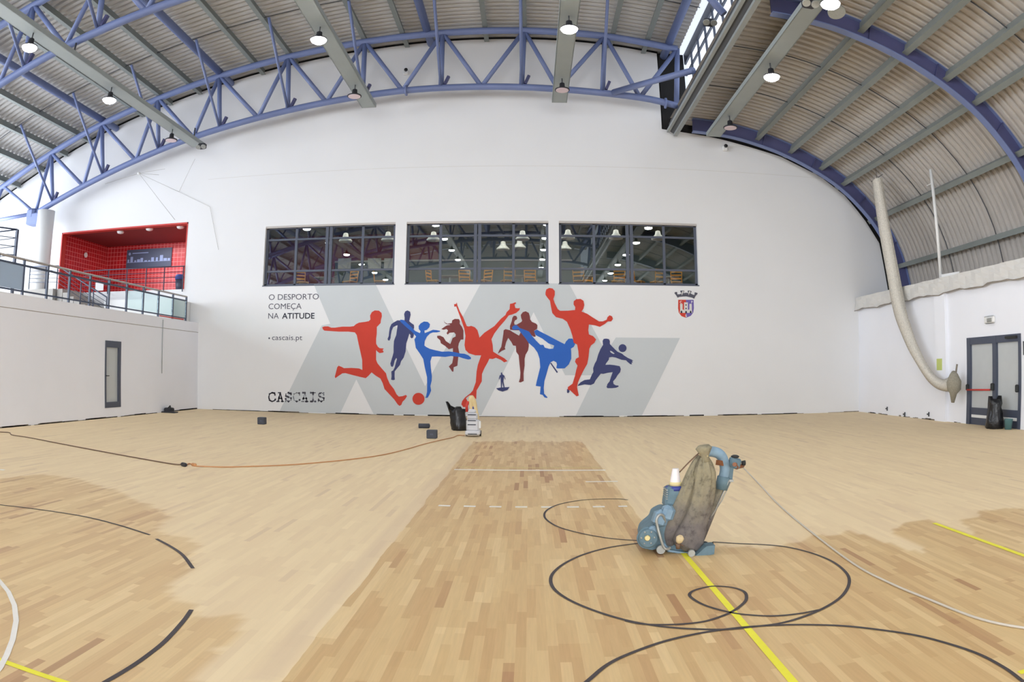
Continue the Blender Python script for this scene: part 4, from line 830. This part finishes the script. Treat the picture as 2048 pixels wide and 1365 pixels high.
# ================================================================ gallery railing and stairs
GR = thing('gallery_railing', 'dark steel railing with a pale handrail along the gallery edge', 'railing', (XL, 18, 3.3))
gx = XL - .06
MB().tube([(gx, -18, 4.21), (gx, 23.1, 4.21)], .032, 10).build('handrail', 'handrail', GR)
MB().box(gx - .02, -18, 4.03, gx + .02, 23.1, 4.08).build('upper_rail', 'rail_dark', GR)
MB().box(gx - .02, -18, 3.38, gx + .02, 23.1, 3.42).build('lower_rail', 'rail_dark', GR)
yp = 13.53 - 1.06 * 24; i = 0
while yp < 23.3:
    MB().box(gx - .03, yp - .03, 3.18 if False else 3.25, gx + .03, yp + .03, 4.2).build('post', 'rail_dark', GR); yp += 1.06
for k in range(4):
    a = 18.83 + k * 1.06; MB().box(gx - .008, a + .04, 3.43, gx + .008, a + 1.02, 4.03).build('glass_panel', 'rail_glass', GR)
MB().box(gx - .01, -18, 3.43, gx + .01, 13.48, 4.03).build('solid_panel', 'panel_blue', GR)
MB().box(gx + .03, 21.0, 3.32, gx + .07, 22.8, 3.36).build('red_tape', 'red', GR)
# railing across the mouth of the recess
LR = thing('landing_railing', 'thin dark railing across the foot of the red recess', 'railing', (-16.5, YW - .05, RZ0))
for z in (5.52, 5.3, 5.1, 4.9): MB().tube([(-18.6, YW - .06, z), (RX1, YW - .06, z)], .022 if z > 5.4 else .013, 6).build('rail', 'rail_dark', LR)
for x in (-17.2, -16.2, -15.2, -14.3, -13.4): MB().tube([(x, YW - .06, RZ0 - .1), (x, YW - .06, 5.52)], .022, 6).build('post', 'rail_dark', LR)
# stairs rising to the left along the back wall, with two railings
ST = thing('gallery_stairs', 'pale stairs climbing left from the gallery to the recess landing', 'stairs', (-18, 23, 3.3))
mb = MB()
for k in range(8): mb.box(-16.6 - k * .33, 22.5, 3.3, -16.3 - k * .33, YW - .02, 3.3 + (k + 1) * .165)
mb.box(-21.6, 22.3, 3.3, -19.0, YW - .02, RZ0); mb.build('flight', 'concrete', ST)
MB().box(-16.3, YW - 1.5, 3.3, XL - .4, YW - .03, 4.1).build('plinth', 'white', ST)
for y, nm in ((22.42, 'near'),):
    A = Vector((-16.1, y, 4.2)); Bp = Vector((-18.9, y, 5.55)); Cp = Vector((-20.6, y, 5.6))
    MB().tube([A + Vector((0, 0, -.9)), A, Bp, Cp], .03, 8).build('stair_handrail', 'rail_dark', ST)
    for d in (.18, .34, .5, .66): MB().tube([A - Vector((0, 0, d)), Bp - Vector((0, 0, d)), Cp - Vector((0, 0, d))], .012, 6).build('stair_wire', 'rail_dark', ST)
    for x in (-20.6, -19.6, -18.9, -18.2, -17.5, -16.8): 
        zt = interp(x, [(-20.6, 5.6), (-18.9, 5.55), (-16.1, 4.2)]); MB().tube([(x, y, zt - .95), (x, y, zt)], .025, 6).build('stair_post', 'rail_dark', ST)
# landing cage far left
CG = thing('upper_landing_frame', 'tall dark railing frame at the far left above the gallery', 'railing', (-18.5, 19.5, 4.6))
for (x, y) in ((-17.6, 18.2), (-18.6, 16.5), (-19.2, 18.2)): MB().box(x - .05, y - .05, 3.3, x + .05, y + .05, 6.2).build('post', 'rail_dark', CG)
for z in (6.2, 5.9, 5.6, 5.3, 5.0): MB().tube([(-17.6, 18.2, z), (-18.6, 16.5, z), (-20.4, 13.5, z)], .03 if z > 6.1 else .014, 6).tube([(-17.6, 18.2, z), (-22, 18.2, z)], .025 if z > 6.1 else .012, 6).build('rail', 'rail_dark', CG)
MB().box(-22, 15.5, 4.45, -17.5, 18.3, 4.6).build('platform', 'concrete', CG)

# ================================================================ nets, pole, fittings on the right wall
PO = thing('net_pole', 'slim white pole standing on top of the right wall', 'pole', (XR + .08, 18.15, 4.3))
MB().tube([(XR + .08, 18.15, 4.3), (XR + .08, 18.15, 7.85)], .055, 10).build('pole_tube', 'white', PO); MB().bar((XR + .08, 18.1, 7.4), (XR + .08, 18.5, 7.4), .02, .02).build('arm', 'white', PO)
MB().bar((XR + .25, 17.3, 4.42), (XR + .1, 18.1, 4.42), .03, .12).build('foot_bracket', 'white', PO)
def netbundle():
    ctr = [(1754, 360, 27), (1760, 400, 28), (1768, 450, 30), (1777, 500, 32), (1786, 550, 33), (1793, 590, 34), (1801, 625, 32), (1811, 655, 29), (1824, 690, 25), (1840, 722, 21), (1856, 748, 20), (1872, 764, 19), (1888, 771, 19), (1900, 769, 24), (1908, 764, 30)]
    pts = []; rs = []
    for i, (a, b, w_) in enumerate(ctr):
        X = 12.22; p = atX(a, b, X); q = atX(a + w_ / 2, b, X); d = (Vector((0, 1, 0)) * (q.y - p.y)).length
        pts.append(p); rs.append(w_ / 2 / FPX * (p - Vector((0, 0, H))).length * 1.0)
    P = spl(pts, 4); R = [interp(i / 4, [(k, r) for k, r in enumerate(rs)]) for i in range(len(P))]
    mb = MB(); n = 26; vs = []; u = Vector((1, 0, 0))
    for i, p in enumerate(P):
        t = (P[min(i + 1, len(P) - 1)] - P[max(i - 1, 0)]).normalized(); u = (u - t * t.dot(u)).normalized(); w_ = t.cross(u)
        for k in range(n):
            a = 2 * math.pi * k / n; r = R[i] * (1 + (.16 if k % 2 else -.1) + .05 * math.sin(3 * a + i * .3)); vs.append(p + u * math.cos(a) * r * .55 + w_ * math.sin(a) * r)
    fs = [(i * n + k, i * n + (k + 1) % n, (i + 1) * n + (k + 1) % n, (i + 1) * n + k) for i in range(len(P) - 1) for k in range(n)]
    mb.add(vs, fs, True); return mb, P, R
NB = thing('gathered_net', 'bundled beige court net hanging in a long curve to a hook on the right wall', 'net', (12.35, 20, 4))
mb, NP, NR = netbundle(); mb.build('net_bundle', 'net', NB)
e = NP[-1]; MB().tube([e + Vector((0, .05, .3)), e + Vector((0, .02, .22)), e, e + Vector((0, 0, -.22)), e + Vector((0, .03, -.34)), e + Vector((0, .05, -.6))], [.05, .13, .24, .22, .12, .05], 14).build('net_knot', 'net_dark', NB)
MB().tube([e + Vector((.1, .05, .2)), e + Vector((.12, 0, .5))], .03, 8).build('hook_strap', 'stained', NB)
MB().tube([NP[0] + Vector((0, .45, .05)), NP[0] + Vector((0, -.45, .08))], .012, 5).tube([NP[0], NP[0] + Vector((.0, 0, 1.6))], .008, 4).build('top_bar', 'rod', NB)
RN = thing('draped_net', 'white netting draped along the top of the right wall', 'net', (XR - .03, 18, 4.3))
random.seed(11); vs = []; n = 60
for i in range(n + 1):
    y = 6 + (24 - 6) * i / n; zb = 3.86 + .03 * math.sin(i * .9) + .02 * math.sin(i * 2.3)
    for j in range(5): vs.append((XR - .15 - .03 * math.sin(i * 1.7 + j), y, zb + (4.34 - zb) * j / 4))
MB().add(vs, [(i * 5 + j, i * 5 + 5 + j, i * 5 + 6 + j, i * 5 + 1 + j) for i in range(n) for j in range(4)]).build('net_sheet', 'white_matte', RN)
MB().tube([Vector(vs[i * 5]) + Vector((-.02, 0, 0)) for i in range(n + 1)], .012, 5).build('hem_cord', 'stained', RN)
em = thing('emergency_light', 'oval emergency light over the double door', 'lamp', (XR, 15.48, 2.9)); MB().bbox((XR - .04, 15.48, 2.9), (.08, .5, .2), bev=.035).build('body', 'white', em); MB().bbox((XR - .085, 15.44, 2.89), (.02, .24, .1), bev=.01).build('lens', 'sander_steel', em)
tag(MB().box(XR - .135, 17.95, 1.55, XR - .12, 18.25, 1.9).build('wall_notice', 'sign_green'), 'small yellow-green notice beside the net knot on the right wall', 'notice')
for i, (px, py) in enumerate(((1773, 818), (1808, 829), (1856, 829))):
    p = atX(px, py, XR - .02); b = thing('wall_socket_bracket', ['small dark bolt near the corner, low on the right wall', 'small dark bolt, middle of three low on the right wall', 'small dark bolt below the hanging net, low on the right wall'][i], 'bracket', p, 'dark bolts low on the right wall')
    MB().bbox(p, (.04, .1, .04)).bbox(p + Vector((0, -.05, 0)), (.04, .03, .14)).build('plate', 'rod', b)
tag(MB().box(XR - .03, 13.86, 1.9, XR, 13.98, 2.25).build('door_contact', 'rod'), 'small dark box at the right frame edge beside the double door', 'switch')

# ================================================================ loose things on the floor
def sack(x, y, rx, ry, h, pts_top, label, seed, lean=0):
    random.seed(seed); t = thing('rubbish_sack', label, 'sack', (x, y, 0)); n = 28; prof = [(0, 1.0), (.08, 1.12), (.3, 1.08), (.55, .95), (.75, .85), (.9, .88)]
    vs = []
    for zz, r in prof:
        for k in range(n):
            a = 2 * math.pi * k / n; q = r * (1 + .07 * math.sin(5 * a + zz * 9 + seed) + .06 * math.sin(11 * a + seed + zz * 5) + random.uniform(-.05, .05))
            vs.append((x + rx * q * math.cos(a) - lean * zz * (1 - math.cos(a)) * .5, y + ry * q * math.sin(a), h * .86 * zz + (.02 * math.sin(7 * a) if zz else 0)))
    m_ = len(prof)
    for k in range(n):                                        # flared open mouth
        a = 2 * math.pi * k / n; c = math.cos(a); up_ = pts_top(c)
        vs.append((x + rx * 1.05 * c - lean * (1 - c) * .62, y + ry * .55 * math.sin(a), h * up_))
    for k in range(n):
        a = 2 * math.pi * k / n; c = math.cos(a); vs.append((x + rx * .8 * c - lean * (1 - c) * .5, y + ry * .3 * math.sin(a), h * (pts_top(c) - .12)))
    fs = [(i * n + k, i * n + (k + 1) % n, (i + 1) * n + (k + 1) % n, (i + 1) * n + k) for i in range(m_ + 1) for k in range(n)]
    fs.append(tuple((m_ + 1) * n + k for k in range(n)))
    MB().add(vs, fs, True).build('sack_body', 'black_plastic', t); return t
s1 = sack(-1.84, 18.4, .175, .18, .74, lambda c: .74 + (.3 if c < -.7 else (.12 if -.1 < c < .6 else -.02)), 'black plastic sack slumped beside the grey dust extractor', 3, .16)
sack(12.27, 14.85, .22, .25, .86, lambda c: .9 + (.1 if abs(c) > .75 else 0), 'black plastic sack standing in front of the double door', 8)
bk = thing('bucket', 'teal bucket beside the black sack at the double door', 'bucket', (12.4, 14.36, 0)); MB().lathe((12.4, 14.36, 0), [(.1, 0), (.13, .26), (.14, .27), (.12, .27), (.1, .02)], 20).build('body', 'teal', bk)
# dust extractor
V = thing('dust_extractor', 'grey upright dust extractor with a sagging beige filter bag', 'machine', (-1.34, 16.7, 0)); vx, vy = -1.34, 16.72
MB().bbox((vx, vy, .1), (.36, .42, .12), bev=.03).bbox((vx, vy, .28), (.31, .34, .3), bev=.04).build('body', 'vac_grey', V)
MB().bbox((vx - .01, vy, .5), (.25, .28, .16), bev=.03).bbox((vx - .02, vy + .02, .62), (.2, .2, .1), bev=.03).build('motor_cover', 'vac_grey', V)
for z in (.3, .4, .54): MB().bbox((vx - .02, vy - .172, z), (.2, .01, .025)).build('vent_slot', 'box_grey', V)
MB().bbox((vx, vy - .212, .075), (.22, .01, .02)).build('base_slot', 'dark_rubber', V)
MB().tube(spl([(vx - .03, vy, .62), (vx - .06, vy, .85), (vx - .04, vy, .95), (vx + .02, vy, .85), (vx + .07, vy, .6), (vx + .12, vy, .38)], 5), [.05] * 6 + [.06] * 6 + [.055] * 6 + [.05] * 6 + [.03] * 2, 12).build('filter_bag', 'vac_bag', V)
MB().tube([(vx - .15, vy, .6), (vx - .16, vy, .74), (vx - .12, vy, .86)], .035, 10).build('handle', 'red', V)
MB().lathe((vx, vy - .02, .64), [(.03, 0), (.025, .09)], 10).build('knob', 'blue_label', V); MB().bbox((vx + .17, vy - .1, .3), (.05, .06, .18), bev=.01).build('cable_cleat', 'white', V)
for s in (-.17, .17): MB().lathe((vx + s, vy + .12, .07), [(.07, -.02), (.07, .02)], 16, (1, 0, 0)).build('wheel', 'dark_rubber', V)
# dark grey blocks
def block(px, py, w_, d_, h_, rz, label, name='floor_block'):
    p = atZ(px, py); t = thing(name, label, 'block', (p.x, p.y + d_ / 2, 0))
    MB().bbox((p.x, p.y + d_ / 2, h_ / 2), (w_, d_, h_), Matrix.Rotation(rz, 3, 'Z'), .012).build('block_body', 'box_grey', t); MB().bbox((p.x, p.y + .0, h_ / 2), (w_ * .3, .01, h_ * .2)).build('label_patch', 'frame_dark', t)
block(521.5, 849.5, .22, .2, .2, 0, 'small dark grey cube on the floor near the left of the mural')
block(863, 878, .24, .2, .2, 0, 'small dark grey cube on the floor nearest the dust extractor')
p = atZ(848, 857); t = thing('tape_roll', 'dark roll lying on its side behind the nearer grey cube', 'roll', p); MB().lathe((p.x - .15, p.y, .065), [(.065, 0), (.065, .3)], 16, (1, .1, 0)).build('roll_body', 'box_grey', t); MB().lathe((p.x - .155, p.y, .065), [(.04, 0), (.04, .32)], 12, (1, .1, 0)).build('core', 'black_matte', t)
p = atZ(338, 826); t = thing('edging_machine', 'black machine lying by the left wall near the corner', 'machine', p); MB().bbox((p.x - .05, p.y + .1, .09), (.3, .3, .16), bev=.03).bbox((p.x, p.y, .02), (.62, .3, .04), bev=.01).build('body', 'black_matte', t); MB().tube([(p.x - .1, p.y + .1, .14), (p.x + .05, p.y, .24), (p.x + .1, p.y, .1)], .025, 8).build('handle', 'dark_rubber', t)
# cords
def cord(name, label, pts, r, m, z=None):
    t = thing(name, label, 'cable', (pts[0][0], pts[0][1], 0)); P = spl([Vector((a[0], a[1], a[2] if len(a) > 2 else r + .001)) for a in pts], 6)
    MB().tube(P, r, 6).build('cable_run', m, t); return t
c = cord('extension_cord', 'brown extension cord crossing the floor from the left edge', pxs([(-60, 862), (0, 865.6), (19, 867), (24.6, 871.6), (58.8, 877), (115, 888), (191, 902.5), (273, 917.6), (344.5, 930), (363.7, 931), (372, 933)]), .011, 'cord_dark')
p = atZ(368, 933.5); MB().bbox((p.x, p.y, .03), (.14, .07, .06), Matrix.Rotation(-.6, 3, 'Z'), .015).build('plug', 'black_matte', c)
c = cord('orange_cord', 'orange cord leading from the plug to the dust extractor', pxs([(372, 932), (379, 929), (386, 931.5), (392, 934), (410, 934.8), (451, 936), (506, 934.5), (560, 932.6), (620, 928.5), (700, 920.6), (764.5, 911.6), (812.9, 900), (845, 890.6), (880, 882), (905, 876.5)]) + [(-1.72, 16.85), (-1.56, 16.84)], .010, 'cord_orange')
p = atZ(388, 933); MB().bbox((p.x, p.y, .025), (.12, .05, .05), Matrix.Rotation(-.5, 3, 'Z'), .012).build('connector', 'cord_orange', c)
cord('sander_cable', 'pale grey power cable lying to the right of the sander', pxs([(1472, 921), (1490.7, 941.4), (1520, 972), (1561, 1015.4), (1627.6, 1071), (1709, 1132), (1783, 1170.9), (1857, 1202), (1931, 1232), (1986.6, 1248.6), (2048, 1259.7), (2110, 1268)]), .009, 'cord_grey')

# ================================================================ the drum floor sander
SY = 5.9
def S(a, b, dy=0.0):                                            # point on the sander, depth offset dy from its middle plane
    return atY(1260 + a / 5.458, 880 + b / 5.458, SY + dy)
base = S(480, 1200); SD = thing('floor_sander', 'dusty blue drum floor sander with a full grey dust bag, standing on the bare boards', 'floor sander', (1.35, SY, 0))
def sprism(pts, y0, y1): return MB().prism([S(a, b, 0) + Vector((0, y0, 0)) for a, b in pts], (0, y1 - y0, 0))
def smooth_pts(pts, n=4): P = [Vector((a, b, 0)) for a, b in pts]; P.append(P[0]); q = spl(P, n)[:-1]; return [(v.x, v.y) for v in q]
# drum housing casting
hp = smooth_pts([(135, 1060), (150, 1000), (185, 955), (260, 890), (285, 830), (330, 795), (400, 770), (455, 800), (470, 950), (520, 1050), (720, 1120), (760, 1190), (680, 1215), (540, 1255), (430, 1240), (380, 1190), (310, 1165), (240, 1185), (180, 1175), (145, 1130)])
MB().prism([S(a, b) + Vector((0, -.06, 0)) for a, b in hp], (0, .34, 0)).build('drum_housing', 'sander_blue', SD)
MB().lathe(S(195, 1070, -.10), [(.085, 0), (.085, .04), (.07, .045)], 24, (0, -1, 0)).lathe(S(195, 1070, -.1), [(.1, 0), (.1, -.0), (.1, .012)], 24, (0, -1, 0)).build('drum_cover', 'sander_blue', SD)
for k in range(6):
    a_ = k * math.pi / 3; c_ = S(195, 1070, -.145); MB().lathe(c_ + Vector((.058 * math.cos(a_), 0, .058 * math.sin(a_))), [(.008, 0), (.008, .008), (.003, .01)], 8, (0, -1, 0)).build('bolt', 'sander_steel', SD)
for k in range(5): MB().box(S(405, 0).x, SY - .03, S(0, 560 + k * 24).z, S(405, 0).x + .014, SY + .13, S(0, 560 + k * 24).z + .006).build('cooling_fin', 'sander_steel', SD)
MB().tube([S(350, 1120, -.09), S(430, 1215, -.1), S(600, 1240, -.1), S(760, 1200, -.1)], .012, 8).build('base_rail', 'sander_light', SD)
MB().lathe(S(190, 1075, -.15), [(.028, 0), (.02, .012)], 12, (0, -1, 0)).build('hub_cap', 'yellow_band', SD)
MB().bbox(S(255, 1010, -.11), (.07, .05, .12), Matrix.Rotation(-.4, 3, 'Y'), .015).bbox(S(410, 800, -.05), (.11, .14, .14), Matrix.Rotation(.3, 3, 'Y'), .03).bbox(S(330, 860, -.04), (.13, .16, .16), Matrix.Rotation(.3, 3, 'Y'), .04).build('casting', 'sander_light', SD)
# motor with its terminal box and the white cone on top
MB().bbox(S(470, 610, .06), (.16, .16, .17), Matrix.Rotation(.12, 3, 'Y'), .02).bbox(S(455, 690, .06), (.15, .15, .06), Matrix.Rotation(.12, 3, 'Y'), .01).build('motor_box', 'sander_blue', SD)
MB().tube([S(430, 715, .06), S(425, 780, .04)], .04, 12).build('motor_stem', 'sander_steel', SD)
MB().lathe(S(490, 545, .06), [(.085, 0), (.085, .03), (.05, .04)], 20).build('blue_collar', 'blue_label', SD)
bt = MB().lathe(S(492, 515, .06), [(.055, -.02), (.052, .03), (.03, .16), (.028, .165)], 18).build('plastic_cone', 'bottle_white', SD); MB().lathe(S(494, 500, .06), [(.056, 0), (.054, .035)], 18).build('yellow_ring', 'yellow_band', bt)
MB().tube(spl([S(540, 355, .05), S(640, 250, .03), S(760, 140, .0), S(850, 85, .0), S(980, 110, .0), S(1050, 200, .02)], 6), .006, 6).build('lead', 'cord_dark', SD)
# the dust bag: two lobes gathered at the neck
def lobe(cx, cw, y, depth, ph):
    mb = MB(); n = 36; vs = []; Z = []
    P = spl([Vector((a, b, 0)) for a, b in cx], 5); W = [interp(i / 5, list(enumerate(cw))) for i in range(len(P))]
    for i, p in enumerate(P):
        c = S(p.x, p.y, y); r = W[i] / 5.458 / FPX * 6.05; t = i / (len(P) - 1)
        q = P[min(i + 1, len(P) - 1)] - P[max(i - 1, 0)]; q.normalize(); u = Vector((-q.y, 0, -q.x)); u = Vector((abs(q.y) or .001, 0, q.x * 1)).normalized()
        fold = .17 * max(0, 1 - t * 1.7) + .025
        for k in range(n):
            a = 2 * math.pi * k / n; rr = r * (1 + fold * (math.sin(9 * a + ph) - .35 * math.cos(18 * a + ph)) + .025 * math.sin(4 * a + 6 * t + ph) + .012 * math.sin(13 * a + 20 * t))
            vs.append(c + u * math.cos(a) * rr + Vector((0, 1, 0)) * math.sin(a) * rr * depth)
    m = len(P); fs = [(i * n + k, i * n + (k + 1) % n, (i + 1) * n + (k + 1) % n, (i + 1) * n + k) for i in range(m - 1) for k in range(n)]
    fs += [tuple(range(n - 1, -1, -1)), tuple((m - 1) * n + k for k in range(n))]
    mb.add(vs, fs, True); return mb
lobe([(810, 190), (815, 260), (815, 360), (808, 500), (785, 640), (740, 800), (690, 940), (640, 1060), (600, 1140), (575, 1195)], [38, 78, 112, 126, 132, 138, 158, 185, 178, 90], -.06, .8, 0).build('bag_lobe', 'dust_bag', SD)
lobe([(775, 180), (735, 260), (690, 380), (640, 520), (585, 660), (525, 800), (465, 920), (430, 1020), (440, 1110), (480, 1160)], [30, 52, 70, 85, 95, 105, 112, 108, 95, 50], .0, 1.0, 2).build('bag_lobe', 'dust_bag', SD)
MB().lathe(S(815, 165, -.06), [(.05, -.06), (.035, -.015), (.052, .02), (.075, .06), (.05, .085)], 18, (-.15, 0, 1)).build('bag_neck', 'dust_bag', SD)
MB().lathe(S(825, 150, -.04), [(.05, -.012), (.06, 0), (.05, .012)], 18, (1, 0, .1)).build('tie_cord', 'yellow_band', SD)
MB().lathe(S(540, 1095, -.26), [(.012, -.035), (.03, -.012), (.036, .02), (.02, .04)], 14, (.2, -.3, 1)).build('knotted_rag', 'rag', SD)
MB().lathe(S(525, 1155, -.25), [(.018, -.03), (.022, .02)], 10).tube([S(545, 1140, -.26), S(585, 1160, -.27)], .006, 5).build('rag_string', 'cord_dark', SD)
# suction pipe and tube
MB().tube(spl([S(835, 125, -.02), S(900, 130, 0), (S(965, 150, 0)), S(1010, 200, .01), S(1030, 270, .02), S(1035, 340, .02), S(1015, 430, .03)], 6), .047, 18).build('suction_bend', 'sander_light', SD)
MB().lathe(S(1010, 470, .03), [(.06, -.06), (.062, .05), (.05, .06)], 18, (.22, 0, .97)).build('pipe_sleeve', 'sander_blue', SD)
MB().tube([S(1000, 500, .03), S(930, 680, .05), S(860, 860, .06), S(770, 1080, .08)], .04, 16).build('dust_pipe', 'dust_bag', SD)
MB().bar(S(960, 250, -.03), S(1070, 268, .05), .05, .045).build('pipe_clamp', 'wood_grip', SD)
MB().bar(S(1095, 250, .03), S(1075, 430, .03), .05, .06).bbox(S(1140, 255, .03), (.11, .07, .1), Matrix.Rotation(.3, 3, 'Y'), .015).build('handle_bracket', 'sander_blue', SD)
MB().tube([S(1140, 270, -.22), S(1165, 275, .26)], .018, 10).tube([S(1160, 300, .0), S(1230, 285, .1)], .02, 8).build('handlebar', 'wood_grip', SD)
MB().lathe(S(1145, 215, .03), [(.012, -.03), (.012, .01), (.035, .015), (.04, .03), (.02, .04)], 12).build('clamp_knob', 'dark_rubber', SD); MB().lathe(S(1222, 255, .06), [(.02, 0), (.025, .03)], 10, (1, 0, 0)).build('clamp_knob', 'dark_rubber', SD)
MB().tube([S(1080, 445, -.02), S(985, 650, 0), S(930, 775, .02), S(840, 905, .03), S(815, 1000, .04), S(790, 1050, .04)], .007, 6).tube([S(1105, 445, .02), S(1000, 670, .04), S(860, 880, .05)], .005, 6).bar(S(1060, 445, .0), S(1125, 448, .0), .03, .02).build('control_rod', 'sander_steel', SD)
MB().tube(spl([S(380, 900, -.1), S(365, 835, -.13), S(325, 820, -.15), S(290, 870, -.16), S(300, 950, -.16), S(330, 1060, -.17), S(365, 1165, -.17), S(400, 1195, -.17), S(440, 1180, -.15)], 5), .012, 8).build('drum_lever', 'sander_steel', SD)
# wheels and rear castor
MB().lathe(S(340, 1205, -.14), [(.038, 0), (.042, .02), (.038, .04)], 18, (0, 1, 0)).build('wheel', 'sander_steel', SD)
MB().prism([S(a, b, 0) + Vector((0, -.22, 0)) for a, b in ((690, 1170), (770, 1100), (860, 1090), (850, 1185), (775, 1200), (720, 1290), (640, 1280), (625, 1235), (650, 1205))], (0, .12, 0)).build('castor_fork', 'sander_blue', SD)
MB().lathe(S(675, 1245, -.25), [(.03, 0), (.034, .02), (.03, .04)], 20, (0, 1, 0)).build('wheel', 'sander_steel', SD)
MB().lathe(S(820, 1190, .12), [(.06, 0), (.06, .05)], 18, (0, 1, 0)).build('wheel', 'dark_rubber', SD)
MB().tube([S(840, 1150, .02), S(875, 1155, .02)], .012, 8).lathe(S(870, 1155, .02), [(.03, 0), (.03, .03)], 12, (1, 0, 0)).build('adjusting_knob', 'dark_rubber', SD)
MB().bbox(S(500, 1235, .05), (.24, .24, .07), None, .02).build('chassis', 'sander_blue', SD)
